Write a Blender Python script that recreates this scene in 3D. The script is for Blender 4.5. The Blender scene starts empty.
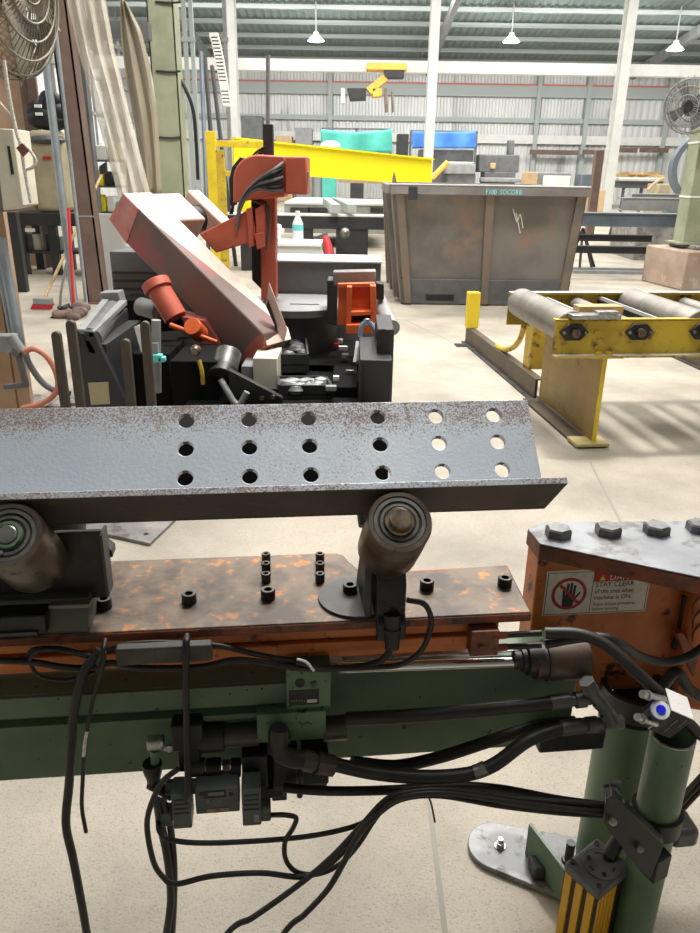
import bpy, bmesh, math, random
from mathutils import Vector, Matrix, noise as mnoise
random.seed(7)
PI = math.pi
scn = bpy.context.scene
COL = scn.collection
# ------------------------------------------------------------------ camera
F, PITCH, ROLL, EYE = 750.0, math.radians(21.4), math.radians(0.9), 1.5
CAM = Vector((0, 0, EYE))
_r, _u = Vector((1, 0, 0)), Vector((0, math.sin(PITCH), math.cos(PITCH)))
FWD = Vector((0, math.cos(PITCH), -math.sin(PITCH)))
RGT = _r * math.cos(ROLL) + _u * math.sin(ROLL)
UPV = -_r * math.sin(ROLL) + _u * math.cos(ROLL)
cd = bpy.data.cameras.new('camera'); cam = bpy.data.objects.new('camera', cd); COL.objects.link(cam)
cd.sensor_fit = 'VERTICAL'; cd.sensor_height = 36.0; cd.lens = 36.0 * F / 933.0
cd.clip_start = 0.05; cd.clip_end = 300
m3 = Matrix((RGT, UPV, -FWD)).transposed()
cam.matrix_world = Matrix.Translation(CAM) @ m3.to_4x4()
scn.camera = cam

# machine frame: U runs along the line, V away from the camera
_A = math.radians(6.5)
U = Vector((math.cos(_A), math.sin(_A), 0)); V = Vector((-math.sin(_A), math.cos(_A), 0)); Z = Vector((0, 0, 1))
def W(u, v, z): return U * u + V * v + Z * z
def ray(x, y): return FWD + RGT * ((x - 350) / F) + UPV * ((466.5 - y) / F)
def aY(x, y, Y): r = ray(x, y); return CAM + r * (Y / r.y)            # point at distance Y
def aZ(x, y, z=0.0): r = ray(x, y); return CAM + r * ((z - EYE) / r.z)  # point at height z
def aV(x, y, v): r = ray(x, y); return CAM + r * (v / r.dot(V))       # point on a plane of the machine
def uz(x, y, v): p = aV(x, y, v); return p.dot(U), p.z
def uv(x, y, z): p = aZ(x, y, z); return p.dot(U), p.dot(V)

# ------------------------------------------------------------------ mesh builder
def basis(d):
    d = d.normalized()
    a = Vector((0, 0, 1)) if abs(d.z) < .95 else Vector((1, 0, 0))
    x = a.cross(d).normalized(); y = d.cross(x)
    return x, y, d
def spline(pts, sub=6):
    pts = [Vector(p) for p in pts]
    if len(pts) < 3: return pts
    P = [pts[0] * 2 - pts[1]] + pts + [pts[-1] * 2 - pts[-2]]
    out = []
    for i in range(1, len(P) - 2):
        p0, p1, p2, p3 = P[i - 1:i + 3]
        for k in range(sub):
            t = k / sub
            out.append(0.5 * ((2 * p1) + (p2 - p0) * t + (2 * p0 - 5 * p1 + 4 * p2 - p3) * t * t + (3 * p1 - p0 - 3 * p2 + p3) * t ** 3))
    out.append(pts[-1])
    return out

class B:
    def __init__(s): s.bm = bmesh.new()
    def face(s, vs):
        try: return s.bm.faces.new(vs)
        except ValueError: return None
    def hexa(s, c):   # 8 corners: bottom 4, top 4
        v = [s.bm.verts.new(p) for p in c]
        for f in ((0, 3, 2, 1), (4, 5, 6, 7), (0, 1, 5, 4), (1, 2, 6, 5), (2, 3, 7, 6), (3, 0, 4, 7)): s.face([v[i] for i in f])
        return s
    def obox(s, c, X, Y, Zv):  # centre and three half vectors
        c = Vector(c)
        return s.hexa([c + X * a + Y * b + Zv * d for d in (-1, 1) for a, b in ((-1, -1), (1, -1), (1, 1), (-1, 1))])
    def box(s, x0, x1, y0, y1, z0, z1):
        return s.hexa([Vector((x, y, z)) for z in (z0, z1) for x, y in ((x0, y0), (x1, y0), (x1, y1), (x0, y1))])
    def mbox(s, u0, u1, v0, v1, z0, z1):
        return s.hexa([W(u, v, z) for z in (z0, z1) for u, v in ((u0, v0), (u1, v0), (u1, v1), (u0, v1))])
    def prism(s, pts, vec):
        a = [s.bm.verts.new(Vector(p)) for p in pts]; b = [s.bm.verts.new(Vector(p) + vec) for p in pts]
        s.face(a[::-1]); s.face(b); n = len(a)
        for i in range(n): s.face((a[i], a[(i + 1) % n], b[(i + 1) % n], b[i]))
        return s
    def ring(s, c, x, y, r, n): return [s.bm.verts.new(c + (x * math.cos(2 * PI * i / n) + y * math.sin(2 * PI * i / n)) * r) for i in range(n)]
    def skin(s, r0, r1):
        n = len(r0)
        for i in range(n): s.face((r0[i], r0[(i + 1) % n], r1[(i + 1) % n], r1[i]))
    def lathe(s, p, d, prof, n=28, closed=True):   # prof: (distance along d, radius)
        x, y, d = basis(Vector(d)); rs = [s.ring(Vector(p) + d * a, x, y, max(r, 1e-5), n) for a, r in prof]
        for a, b in zip(rs, rs[1:]): s.skin(a, b)
        if closed: s.face(rs[0][::-1]); s.face(rs[-1])
        return s
    def cyl(s, p, q, r, r2=None, n=20):
        p, q = Vector(p), Vector(q)
        return s.lathe(p, q - p, [(0, r), ((q - p).length, r if r2 is None else r2)], n)
    def hexp(s, p, d, r, h, n=6): return s.lathe(p, d, [(0, r), (h * .88, r), (h, r * .9)], n)
    def pipe(s, p, q, r0, r1, n=28):   # hollow
        p, q = Vector(p), Vector(q); x, y, d = basis(q - p)
        a, b, c, e = s.ring(p, x, y, r0, n), s.ring(q, x, y, r0, n), s.ring(q, x, y, r1, n), s.ring(p, x, y, r1, n)
        s.skin(a, b); s.skin(b, c); s.skin(c, e); s.skin(e, a); return s
    def tube(s, pts, r, n=10, sub=6, flat=None):
        pts = spline(pts, sub); prev = None; x = None; rs = []
        for i, p in enumerate(pts):
            d = (pts[min(i + 1, len(pts) - 1)] - pts[max(i - 1, 0)])
            if d.length < 1e-7: continue
            d.normalize()
            if x is None: x, y, _ = basis(d)
            else:
                x = (x - d * x.dot(d))
                x = basis(d)[0] if x.length < 1e-6 else x.normalized()
                y = d.cross(x)
            rr = r(i / (len(pts) - 1)) if callable(r) else r
            rs.append(s.ring(p, x, y, rr, n))
        for a, b in zip(rs, rs[1:]): s.skin(a, b)
        s.face(rs[0][::-1]); s.face(rs[-1]); return s
    def poly(s, pts): s.face([s.bm.verts.new(Vector(p)) for p in pts]); return s
    def ball(s, c, r, sx=1, sy=1, sz=1, n=12):
        m = Matrix.Translation(Vector(c)) @ Matrix.Diagonal((r * sx, r * sy, r * sz, 1))
        bmesh.ops.create_uvsphere(s.bm, u_segments=n * 2, v_segments=n, radius=1, matrix=m); return s
    def build(s, name, m, parent=None, bevel=0, label=None, smooth=True, seg=2, recalc=True):
        if recalc: bmesh.ops.recalc_face_normals(s.bm, faces=s.bm.faces)
        me = bpy.data.meshes.new(name); s.bm.to_mesh(me); s.bm.free()
        if smooth:
            me.polygons.foreach_set('use_smooth', [True] * len(me.polygons)); me.set_sharp_from_angle(angle=math.radians(38))
        o = bpy.data.objects.new(name, me); COL.objects.link(o)
        for mm in (m if isinstance(m, (list, tuple)) else [m]): me.materials.append(mm)
        if parent is not None: o.parent = parent
        if bevel:
            bv = o.modifiers.new('bevel', 'BEVEL'); bv.width = bevel; bv.segments = seg; bv.limit_method = 'ANGLE'; bv.angle_limit = math.radians(40)
        if label: o['label'] = label
        return o
def tag(o, label, cat, group=None, kind=None):
    o['label'] = label; o['category'] = cat
    if group: o['group'] = group
    if kind: o['kind'] = kind
    return o
def thing(name, label, cat, group=None):
    o = bpy.data.objects.new(name, None); o.empty_display_size = .1; COL.objects.link(o)
    return tag(o, label, cat, group)
def struct(o, label=None):
    o['kind'] = 'structure'
    if label: o['label'] = label
    return o
def text(name, body, m, parent, pos, xdir, ydir, size, depth=.0004, align='LEFT', sx=1.0):
    c = bpy.data.curves.new(name, 'FONT'); c.body = body; c.size = 1; c.extrude = 0; c.align_x = align; c.resolution_u = 3
    t = bpy.data.objects.new(name, c); COL.objects.link(t)
    bpy.context.view_layer.update()
    me = bpy.data.meshes.new_from_object(t.evaluated_get(bpy.context.evaluated_depsgraph_get()))
    bpy.data.objects.remove(t)
    xd, yd = Vector(xdir).normalized(), Vector(ydir).normalized(); zd = xd.cross(yd)
    M = Matrix((xd * size * sx, yd * size, zd)).transposed().to_4x4(); M.translation = Vector(pos) + zd * depth
    me.transform(M); me.materials.clear(); me.materials.append(m)
    o = bpy.data.objects.new(name, me); COL.objects.link(o); o.parent = parent; return o
def rebase():
    bpy.context.view_layer.update()
    kids = {}
    for o in scn.objects:
        if o.parent: kids.setdefault(o.parent.name, []).append(o)
    def leaves(o):
        r = [o] if o.type == 'MESH' else []
        for c in kids.get(o.name, []): r += leaves(c)
        return r
    for o in [o for o in scn.objects if o.parent is None and o.type in ('MESH', 'EMPTY')]:
        vs = [v.co for l in leaves(o) for v in l.data.vertices]
        if not vs: continue
        lo = [min(v[i] for v in vs) for i in range(3)]; hi = [max(v[i] for v in vs) for i in range(3)]
        b = Vector(((lo[0] + hi[0]) / 2, (lo[1] + hi[1]) / 2, lo[2]))
        if o.type == 'MESH': o.data.transform(Matrix.Translation(-b))
        o.location = b
        for c in kids.get(o.name, []): c.location = c.location - b

# ------------------------------------------------------------------ materials
def srgb(r, g, b):
    f = lambda c: (c / 255 / 12.92) if c / 255 <= .04045 else ((c / 255 + .055) / 1.055) ** 2.4
    return (f(r), f(g), f(b), 1)
def mat(name, c, c2=None, scale=6, lo=.4, hi=.65, rough=.6, metal=0.0, bump=0.0, bscale=60, c3=None, s3=40, lo3=.62, hi3=.7, stretch=(1, 1, 1), rough2=None):
    """two noise-mixed colours, an optional third in specks, and a fine bump"""
    m = bpy.data.materials.new(name); m.use_nodes = True
    nt = m.node_tree; N = nt.nodes; L = nt.links; b = N['Principled BSDF']
    b.inputs['Roughness'].default_value = rough; b.inputs['Metallic'].default_value = metal
    b.inputs['Base Color'].default_value = srgb(*c)
    tc = N.new('ShaderNodeTexCoord'); mp = N.new('ShaderNodeMapping'); mp.inputs['Scale'].default_value = stretch
    L.new(tc.outputs['Object'], mp.inputs['Vector'])
    def nz(sc, det=6, ro=.6):
        n = N.new('ShaderNodeTexNoise'); n.inputs['Scale'].default_value = sc; n.inputs['Detail'].default_value = det; n.inputs['Roughness'].default_value = ro
        L.new(mp.outputs['Vector'], n.inputs['Vector']); return n
    def rng(src, a, z):
        r = N.new('ShaderNodeMapRange'); r.inputs['From Min'].default_value = a; r.inputs['From Max'].default_value = z; L.new(src, r.inputs['Value']); return r.outputs['Result']
    col = None
    if c2:
        n = nz(scale); f = rng(n.outputs['Fac'], lo, hi)
        mx = N.new('ShaderNodeMix'); mx.data_type = 'RGBA'; mx.inputs['A'].default_value = srgb(*c); mx.inputs['B'].default_value = srgb(*c2)
        L.new(f, mx.inputs['Factor']); col = mx.outputs['Result']
        if rough2 is not None:
            rr = N.new('ShaderNodeMapRange'); rr.inputs['To Min'].default_value = rough; rr.inputs['To Max'].default_value = rough2; L.new(f, rr.inputs['Value']); L.new(rr.outputs['Result'], b.inputs['Roughness'])
    if c3:
        n = nz(s3, 4, .65); f = rng(n.outputs['Fac'], lo3, hi3)
        mx = N.new('ShaderNodeMix'); mx.data_type = 'RGBA'; mx.inputs['A'].default_value = srgb(*c); mx.inputs['B'].default_value = srgb(*c3)
        if col is not None: L.new(col, mx.inputs['A'])
        L.new(f, mx.inputs['Factor']); col = mx.outputs['Result']
    if col is not None: L.new(col, b.inputs['Base Color'])
    if bump:
        n = nz(bscale, 3, .6); bp = N.new('ShaderNodeBump'); bp.inputs['Strength'].default_value = bump; bp.inputs['Distance'].default_value = .01
        L.new(n.outputs['Fac'], bp.inputs['Height']); L.new(bp.outputs['Normal'], b.inputs['Normal'])
    return m
def emis(name, c, s):
    m = mat(name, c); b = m.node_tree.nodes['Principled BSDF']; b.inputs['Emission Color'].default_value = srgb(*c); b.inputs['Emission Strength'].default_value = s; return m
M = {}
M['concrete'] = mat('concrete', (186, 177, 162), (152, 145, 132), 1.4, .38, .66, .75, bump=.25, bscale=150, c3=(112, 106, 96), s3=190, lo3=.54, hi3=.80)
M['blackrub'] = mat('black_rubber', (34, 34, 33), (48, 47, 45), 30, .4, .7, .5, bump=.05)
M['black'] = mat('black_plastic', (30, 31, 33), (40, 41, 42), 20, .45, .7, .45)
M['blackmetal'] = mat('black_metal', (44, 44, 44), (62, 58, 54), 14, .45, .7, .42, .35, bump=.08)
M['boltsteel'] = mat('dark_bolt_steel', (84, 80, 76), (54, 50, 48), 40, .4, .6, .38, .7)
M['steel'] = mat('worn_steel', (150, 148, 145), (105, 102, 98), 12, .4, .65, .38, .8, bump=.04)
M['darksteel'] = mat('dark_steel', (82, 82, 82), (58, 56, 54), 9, .4, .65, .5, .4, bump=.06)
M['chrome'] = mat('chrome', (225, 225, 225), rough=.07, metal=1)
M['zinc'] = mat('zinc_plate', (205, 205, 203), (170, 170, 168), 60, .4, .6, .28, .85)
M['green'] = mat('dark_green_paint', (100, 124, 94), (82, 104, 80), 5, .4, .65, .42, c3=(26, 34, 28), s3=38, lo3=.66, hi3=.7, bump=.04)
M['greenlt'] = mat('mid_green_paint', (100, 130, 98), (76, 102, 78), 8, .4, .65, .4, c3=(40, 48, 40), s3=60, lo3=.6, hi3=.66)
M['orange'] = mat('worn_orange_paint', (212, 122, 60), (176, 96, 48), 7, .42, .66, .45, c3=(70, 46, 32), s3=22, lo3=.58, hi3=.68, bump=.06)
M['orangebr'] = mat('bright_orange_paint', (222, 104, 48), (200, 88, 40), 7, .45, .7, .45, c3=(120, 70, 50), s3=30, lo3=.66, hi3=.72)
M['plate'] = mat('oily_worn_plate', (116, 98, 80), (184, 118, 52), 38, .56, .62, .48, .2, c3=(70, 58, 50), s3=7, lo3=.46, hi3=.62, bump=.06)
M['lid'] = mat('scuffed_steel_lid', (142, 144, 148), (120, 122, 127), 10, .4, .65, .48, .4, c3=(96, 92, 90), s3=16, lo3=.54, hi3=.66, bump=.05)
M['rustrim'] = mat('rusty_orange_rim', (150, 78, 48), (96, 62, 48), 12, .42, .6, .55, c3=(60, 44, 38), s3=30, lo3=.56, hi3=.66, bump=.06)
M['rollsteel'] = mat('roller_steel', (128, 118, 108), (96, 78, 66), 9, .42, .62, .35, .75, c3=(74, 68, 62), s3=26, lo3=.6, hi3=.7, bump=.03)
M['brassy'] = mat('worn_bronze', (150, 134, 118), (104, 90, 78), 30, .45, .6, .35, .8)
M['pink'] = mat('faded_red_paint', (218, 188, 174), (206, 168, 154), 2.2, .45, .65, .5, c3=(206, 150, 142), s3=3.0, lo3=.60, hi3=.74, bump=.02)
M['pinkshade'] = mat('shaded_red_face', (118, 100, 94), (108, 90, 84), 3, .4, .7, .55, c3=(158, 84, 84), s3=2.4, lo3=.54, hi3=.66)  # bow front darkened for shade; the red patches are rubbed paint
M['red'] = mat('machine_red_paint', (208, 108, 84), (196, 96, 74), 5, .4, .7, .45)
M['brown'] = mat('brown_steel', (120, 98, 88), (104, 84, 76), 4, .4, .65, .6)
M['beige'] = mat('beige_board', (190, 160, 132), (172, 140, 112), 3, .4, .65, .7)
M['palegreen'] = mat('pale_green_column', (160, 164, 138), (140, 146, 120), 3, .4, .65, .6, c3=(112, 118, 98), s3=9, lo3=.62, hi3=.72)
M['yellow'] = mat('yellow_paint', (232, 204, 44), (206, 176, 40), 4, .45, .7, .5, c3=(130, 108, 50), s3=12, lo3=.62, hi3=.72)
M['yelworn'] = mat('worn_yellow_paint', (206, 176, 52), (176, 146, 50), 5, .42, .66, .5, c3=(104, 86, 52), s3=14, lo3=.56, hi3=.66)
M['yelbr'] = mat('bright_yellow_paint', (255, 240, 30), rough=.5)
M['curtainyel'] = mat('yellow_extrusion', (226, 172, 24), (214, 158, 20), 10, .4, .7, .35, .1)
M['wood'] = mat('pale_wood', (200, 174, 130), (176, 144, 98), 12, .4, .6, .7, stretch=(1, 8, 1))
M['white'] = mat('white_paint', (236, 236, 232), (222, 222, 218), 3, .45, .7, .5)
M['offwhite'] = mat('cream_paint', (226, 222, 200), (208, 204, 184), 6, .45, .7, .5)
M['wall'] = mat('pale_metal_sheet', (224, 226, 224), (204, 206, 205), .8, .42, .66, .5, .2, stretch=(1, 1, .2), c3=(160, 160, 158), s3=.7, lo3=.6, hi3=.75)
M['roof'] = mat('grey_green_roof_sheet', (140, 154, 152), (128, 142, 140), 1.2, .4, .7, .55)
M['purlin'] = mat('pale_purlin', (176, 184, 182), rough=.55)
M['grey'] = mat('grey_paint', (150, 152, 152), (130, 132, 132), 4, .4, .7, .55)
M['midgrey'] = mat('mid_grey_steel', (112, 114, 116), (92, 94, 96), 4, .4, .7, .5, .2)
M['charcoal'] = mat('charcoal_paint', (52, 53, 55), (42, 43, 45), 5, .4, .7, .5)
M['dumpster'] = mat('stained_dumpster_steel', (134, 130, 126), (112, 108, 104), 1.6, .4, .62, .6, .1, c3=(150, 126, 110), s3=1.9, lo3=.56, hi3=.74, bump=.04)
M['dumpsterrib'] = mat('rusty_rib_steel', (132, 118, 106), (112, 106, 100), 2.5, .45, .6, .6, .1)
M['teal'] = mat('teal_tarp', (84, 188, 172), (66, 166, 152), 1.5, .4, .7, .6, bump=.1, bscale=3)
M['blue'] = mat('blue_tarp', (74, 134, 214), (60, 116, 196), 1.5, .4, .7, .6, bump=.1, bscale=3)
M['broomred'] = mat('red_bristle', (206, 62, 74), (180, 44, 58), 60, .4, .6, .8)
M['redplastic'] = mat('red_plastic', (222, 54, 58), rough=.45)
M['redsign'] = mat('sign_red', (178, 34, 44), rough=.5)
M['signwhite'] = mat('sign_white', (226, 222, 212), (204, 196, 182), 25, .5, .7, .5)
M['signblack'] = mat('sign_black', (28, 28, 28), rough=.5)
M['signyel'] = mat('sign_yellow', (238, 206, 40), rough=.5)
M['greylabel'] = mat('faint_grey_print', (120, 122, 124), rough=.5)
M['cyan'] = mat('cyan_marker', (120, 214, 224), rough=.6)
M['bluebtn'] = mat('blue_push_ring', (24, 40, 226), rough=.35)
M['khaki'] = mat('khaki_cloth', (184, 172, 140), (160, 150, 124), 3, .4, .65, .8)
M['cable'] = mat('black_cable', (30, 29, 28), (44, 42, 40), 25, .45, .7, .48)
M['braid'] = mat('grey_hose', (84, 80, 72), (62, 58, 52), 30, .4, .65, .55, bump=.08)
M['hose'] = mat('oily_hose', (44, 41, 37), (31, 29, 26), 16, .4, .65, .48, bump=.05)
M['redhose'] = mat('salmon_hose', (204, 130, 104), rough=.5)
M['bottle'] = mat('clear_bottle', (226, 236, 240), rough=.12)
M['cardboard'] = mat('cardboard', (198, 170, 132), (182, 152, 114), 4, .4, .7, .8)
M['ropew'] = mat('white_rope', (226, 222, 214), (190, 184, 174), 90, .4, .6, .8)
M['paper'] = mat('white_paper', (240, 240, 238), rough=.7)
M['tealbit'] = mat('teal_plastic', (110, 214, 206), rough=.4)
M['chips'] = mat('metal_shavings', (170, 172, 172), (120, 122, 124), 14, .4, .6, .4, .6, bump=.4, bscale=25)
M['castgrey'] = mat('cast_grey', (104, 104, 104), (88, 88, 88), 20, .4, .6, .42, .35, bump=.04)
M['stone'] = mat('mottled_plate', (128, 126, 124), (168, 162, 156), 3.2, .45, .62, .55, .2, c3=(92, 88, 84), s3=8, lo3=.55, hi3=.66, bump=.06)
M['olivegrey'] = mat('olive_grey_casting', (100, 100, 86), (86, 86, 74), 8, .4, .65, .5)
M['mattblack'] = mat('matt_black', (20, 20, 21), rough=.9); M['mattblack'].node_tree.nodes['Principled BSDF'].inputs['Specular IOR Level'].default_value = .15  # flat black with little sheen
M['colwhite'] = mat('white_column_paint', (212, 213, 209), (198, 199, 195), 2, .4, .7, .6)
def glassy(name, c, alpha, rough=.15):
    m = mat(name, c, rough=rough); b = m.node_tree.nodes['Principled BSDF']; b.inputs['Alpha'].default_value = alpha; return m
M['pvc'] = mat('cloudy_plastic_sheet', (226, 218, 202), (212, 202, 184), 3, .4, .66, .2, stretch=(1, 1, .15)); M['pvc'].node_tree.nodes['Principled BSDF'].inputs['Alpha'].default_value = .44
M['pvcdark'] = mat('smoky_plastic_sheet', (168, 158, 136), (140, 132, 116), 2, .4, .66, .22, stretch=(1, 1, .2)); M['pvcdark'].node_tree.nodes['Principled BSDF'].inputs['Alpha'].default_value = .9
# ================================================================== the shed
b = B(); b.box(-30, 36, -6, 62, -.06, 0); struct(b.build('floor', M['concrete']))
# expansion joints in the slab
M['joint'] = mat('slab_joint', (150, 146, 136), rough=.8)
for i, (p, q) in enumerate((((590, 462), (640, 560)), ((405, 320), (470, 350)), ((428, 790), (446, 940)))):
    p, q = aZ(*p), aZ(*q); d = (q - p).normalized(); n_ = Vector((-d.y, d.x, 0))
    b = B(); b.obox((p + q) / 2 + Z * .0006, d * ((q - p).length / 2), n_ * .006, Z * .0006); struct(b.build('trim_%d' % (i + 1), M['joint']))
WY, WX = 46.0, -10.5
# back wall: trapezoid metal sheet
def sheet(p, along, across, n, per, dep, h, nrm):
    b = B(); prof = []
    for i in range(n):
        for f, d in ((0, 0), (.34, 0), (.5, dep), (.84, dep)): prof.append(((i + f) * per, d))
    lo = [b.bm.verts.new(p + along * a + nrm * d) for a, d in prof]; hi = [b.bm.verts.new(p + along * a + nrm * d + across * h) for a, d in prof]
    for i in range(len(lo) - 1): b.face((lo[i], lo[i + 1], hi[i + 1], hi[i]))
    return b
X = Vector((1, 0, 0)); Y = Vector((0, 1, 0))
b = sheet(Vector((-14, WY, 0)), X, Z, 130, .36, .05, 7.2, -Y); struct(b.build('wall_back', M['wall'], smooth=False))
# roof sheet, falling towards the back wall
zw, sl = 7.15, .105
rv = Vector((0, -1, sl)).normalized()
b = sheet(Vector((-14, WY + .2, zw)), X, rv, 130, .36, .05, 53, -Z); struct(b.build('ceiling', M['roof'], smooth=False))
pr = thing('roof_purlin', '', '')
bpy.data.objects.remove(pr)
for k in range(24):
    y = WY - 1.2 - k * 2.1; z = zw + (WY - y) * sl - .12
    b = B(); b.box(-14, 32, y - .06, y + .06, z - .16, z); b.box(-14, 32, y - .12, y + .12, z - .17, z - .15); struct(b.build('roof_beam', M['purlin']))
for x in (-7.6, 3.9, 15.0, 26):
    b = B()
    a, c = Vector((x, WY - .3, zw - .45)), Vector((x, WY - 30, zw + 30 * sl - .45)); b.hexa([a + X * s + Z * t for t in (-.25, .15) for s in (-.12, .12)][0:2] + [c + X * .12 + Z * -.25, c + X * -.12 + Z * -.25] + [a + X * -.12 + Z * .15, a + X * .12 + Z * .15, c + X * .12 + Z * .15, c + X * -.12 + Z * .15]); struct(b.build('roof_rafter_beam', M['grey'], bevel=.01))
# side wall on the left: solid base, tall daylight windows
for (y0, y1, z0, z1) in ((12, 14.5, 0, 10), (44, 46, 0, 9)): b = B(); b.box(WX - .12, WX, y0, y1, z0, z1); struct(b.build('wall_left', M['wall']))
b = B(); b.box(WX - .12, WX, 14.5, 44, 0, 2.1); struct(b.build('wall_left', M['wall']))
b = B(); b.box(WX - .12, WX, 14.5, 44, 9.0, 10.5); struct(b.build('wall_left', M['grey']))
M['glass'] = mat('window_glass', (235, 240, 240), rough=.05); M['glass'].node_tree.nodes['Principled BSDF'].inputs['Alpha'].default_value = .04
for k in range(7):
    y0, y1 = 14.5 + k * 4.2, 14.5 + (k + 1) * 4.2
    t = bpy.data.objects.new('window_%d' % (k + 1), None); COL.objects.link(t); struct(t)
    b = B(); b.box(WX - .10, WX + .06, y0, y0 + .12, 2.1, 9); b.box(WX - .10, WX + .02, y0 + .12, y1, 3.5, 3.62); b.box(WX - .10, WX + .02, y0 + .12, y1, 4.85, 4.97); b.box(WX - .10, WX + .02, y0 + .12, y1, 6.4, 6.52); b.box(WX - .08, WX, (y0 + y1) / 2 - .04, (y0 + y1) / 2 + .04, 2.1, 9); b.build('window_frame', M['grey'], t)
    b = B(); b.box(WX - .06, WX - .05, y0 + .12, y1, 2.1, 9); b.build('window_pane', M['glass'], t)
b = B(); b.box(30, 30.1, 4, 46, 0, 9); struct(b.build('wall_right', M['wall']))
# columns, crane rail and wall girts
CY = 30.0
def vcol(name, x0, y0, x1, dist, w, d, m, zb=0, zt=11):
    p = aY(x0, y0, dist); 
    return p
for i, (x, y) in enumerate(((233, 80), (431, 100), (619, 100))):
    p = aY(x, y, CY); c = B(); w = .16
    c.box(p.x - w, p.x + w, CY - .28, CY - .22, 0, 10); c.box(p.x - .05, p.x + .05, CY - .22, CY + .22, 0, 10); c.box(p.x - w, p.x + w, CY + .22, CY + .28, 0, 10); struct(c.build('column', M['colwhite']))
z0 = aY(330, 66, CY + 1).z; b = B(); b.box(-14, 32, CY + .7, CY + 1.1, z0 - .20, z0 + .18); struct(b.build('crane_beam', M['white']))
for (yy, hh, dp, m) in ((84.5, .10, .22, 'rail'), (90, .28, .25, 'purlin'), (119, .12, .2, 'purlin'), (138, .22, .3, 'white')):
    if m == 'rail': M['rail'] = mat('red_rail', (206, 120, 104), rough=.6)
    z = aY(430, yy, WY - .3).z; b = B(); b.box(-14, 32, WY - .1 - dp, WY - .08, z - hh, z + hh); struct(b.build('wall_beam', M[m]))
for x in (330, 536, 585, 665):
    p = aY(x, 130, WY - .4); b = B(); b.box(p.x - .12, p.x + .12, WY - .45, WY - .1, 0, 6.6); struct(b.build('wall_column', M['purlin']))
for x0, x1, yy in ((530, 578, 152), (583, 604, 152), (640, 668, 150), (612, 637, 150)):
    p, q = aY(x0, yy, WY - 1), aY(x1, yy, WY - 1); b = B(); b.box(p.x, q.x, WY - 1.1, WY - .9, p.z - .12, p.z + .12); tag(b.build('wall_rail', M['brown']), 'brown steel rail on the back wall, %s' % {530: 'just right of the pale wall post', 583: 'left of the tall white column', 640: 'beside the big fan', 612: 'right of the tall white column'}[x0], 'rail', 'brown rails along the back wall')
# high bay lamps
for x, y, lab in ((316, 41, 'high bay lamp under the roof, leftmost of three'), (511, 42, 'high bay lamp under the roof, middle of three'), (675, 50, 'high bay lamp under the roof, rightmost of three')):
    p = aY(x, y, 36); t = thing('high_bay_lamp', lab, 'lamp', 'high bay lamps')
    rz_ = zw + (WY - p.y) * sl
    B().cyl(p + Z * .3, Vector((p.x, p.y, rz_ - .09)), .03, n=8).build('stem', M['grey'], t)
    B().lathe(p, Z, [(0, .36), (.10, .28), (.24, .12), (.34, .10)], 24).build('shade', M['white'], t)
    if 'lampglow' not in M: M['lampglow'] = emis('lamp_glow', (255, 252, 244), 5)
    B().lathe(p - Z * .03, Z, [(0, .2), (.025, .32)], 24).build('lens', M['lampglow'], t)
# ================================================================== the drilling line in front
def pbox(b, x0, y0, x1, y1, v, dep, lead=0):
    """box whose front face spans these sight lines at plane v"""
    ua, _ = uz(x0, (y0 + y1) / 2, v); ub, _ = uz(x1, (y0 + y1) / 2, v)
    _, zt = uz((x0 + x1) / 2, y0, v); _, zb = uz((x0 + x1) / 2, y1, v)
    return b.mbox(ua, ub, v, v + dep, zb, zt)
def pcyl(b, x0, y0, x1, y1, v, r, r2=None, n=22): return b.cyl(aV(x0, y0, v), aV(x1, y1, v), r, r2, n)
def ptube(b, pts, r, v=None, n=10, sub=6): return b.tube([aV(p[0], p[1], p[2] if len(p) > 2 else v) for p in pts], r, n, sub)

# ---- steel angle with punched holes, heel down in the V of the rollers
S2 = math.sqrt(.5)
HV, HZ, UE, L1, L2, TH = 1.15, .957, .475, .211, .117, .0115
dA = V * S2 + Z * S2; dB = -V * S2 + Z * S2       # along the two legs, from the heel
heel = V * HV + Z * HZ
def on_leg(x, y):
    r = ray(x, y); P = heel + dB * TH; t = (P - CAM).dot(dB) / r.dot(dB); q = CAM + r * t
    return q.dot(U), (q - heel).dot(dA)
mid = [on_leg(x, y) for x, y in ((184, 449), (249, 447), (310, 446), (381, 445), (439, 443), (498, 441))]
top = [on_leg(x, y) for x, y in ((187, 421), (250, 421), (310, 419), (379, 416), (437, 416), (495, 414))]
bot = [on_leg(x, y) for x, y in ((186, 478), (249, 476), (309, 474), (381, 472), (442, 472), (501, 470))]
hu = [(a[0] + b[0] + c[0]) / 3 for a, b, c in zip(top, mid, bot)]
hs = [sum(q[1] for q in r) / 6 for r in (bot, mid, top)]
HR = .0135
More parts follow.
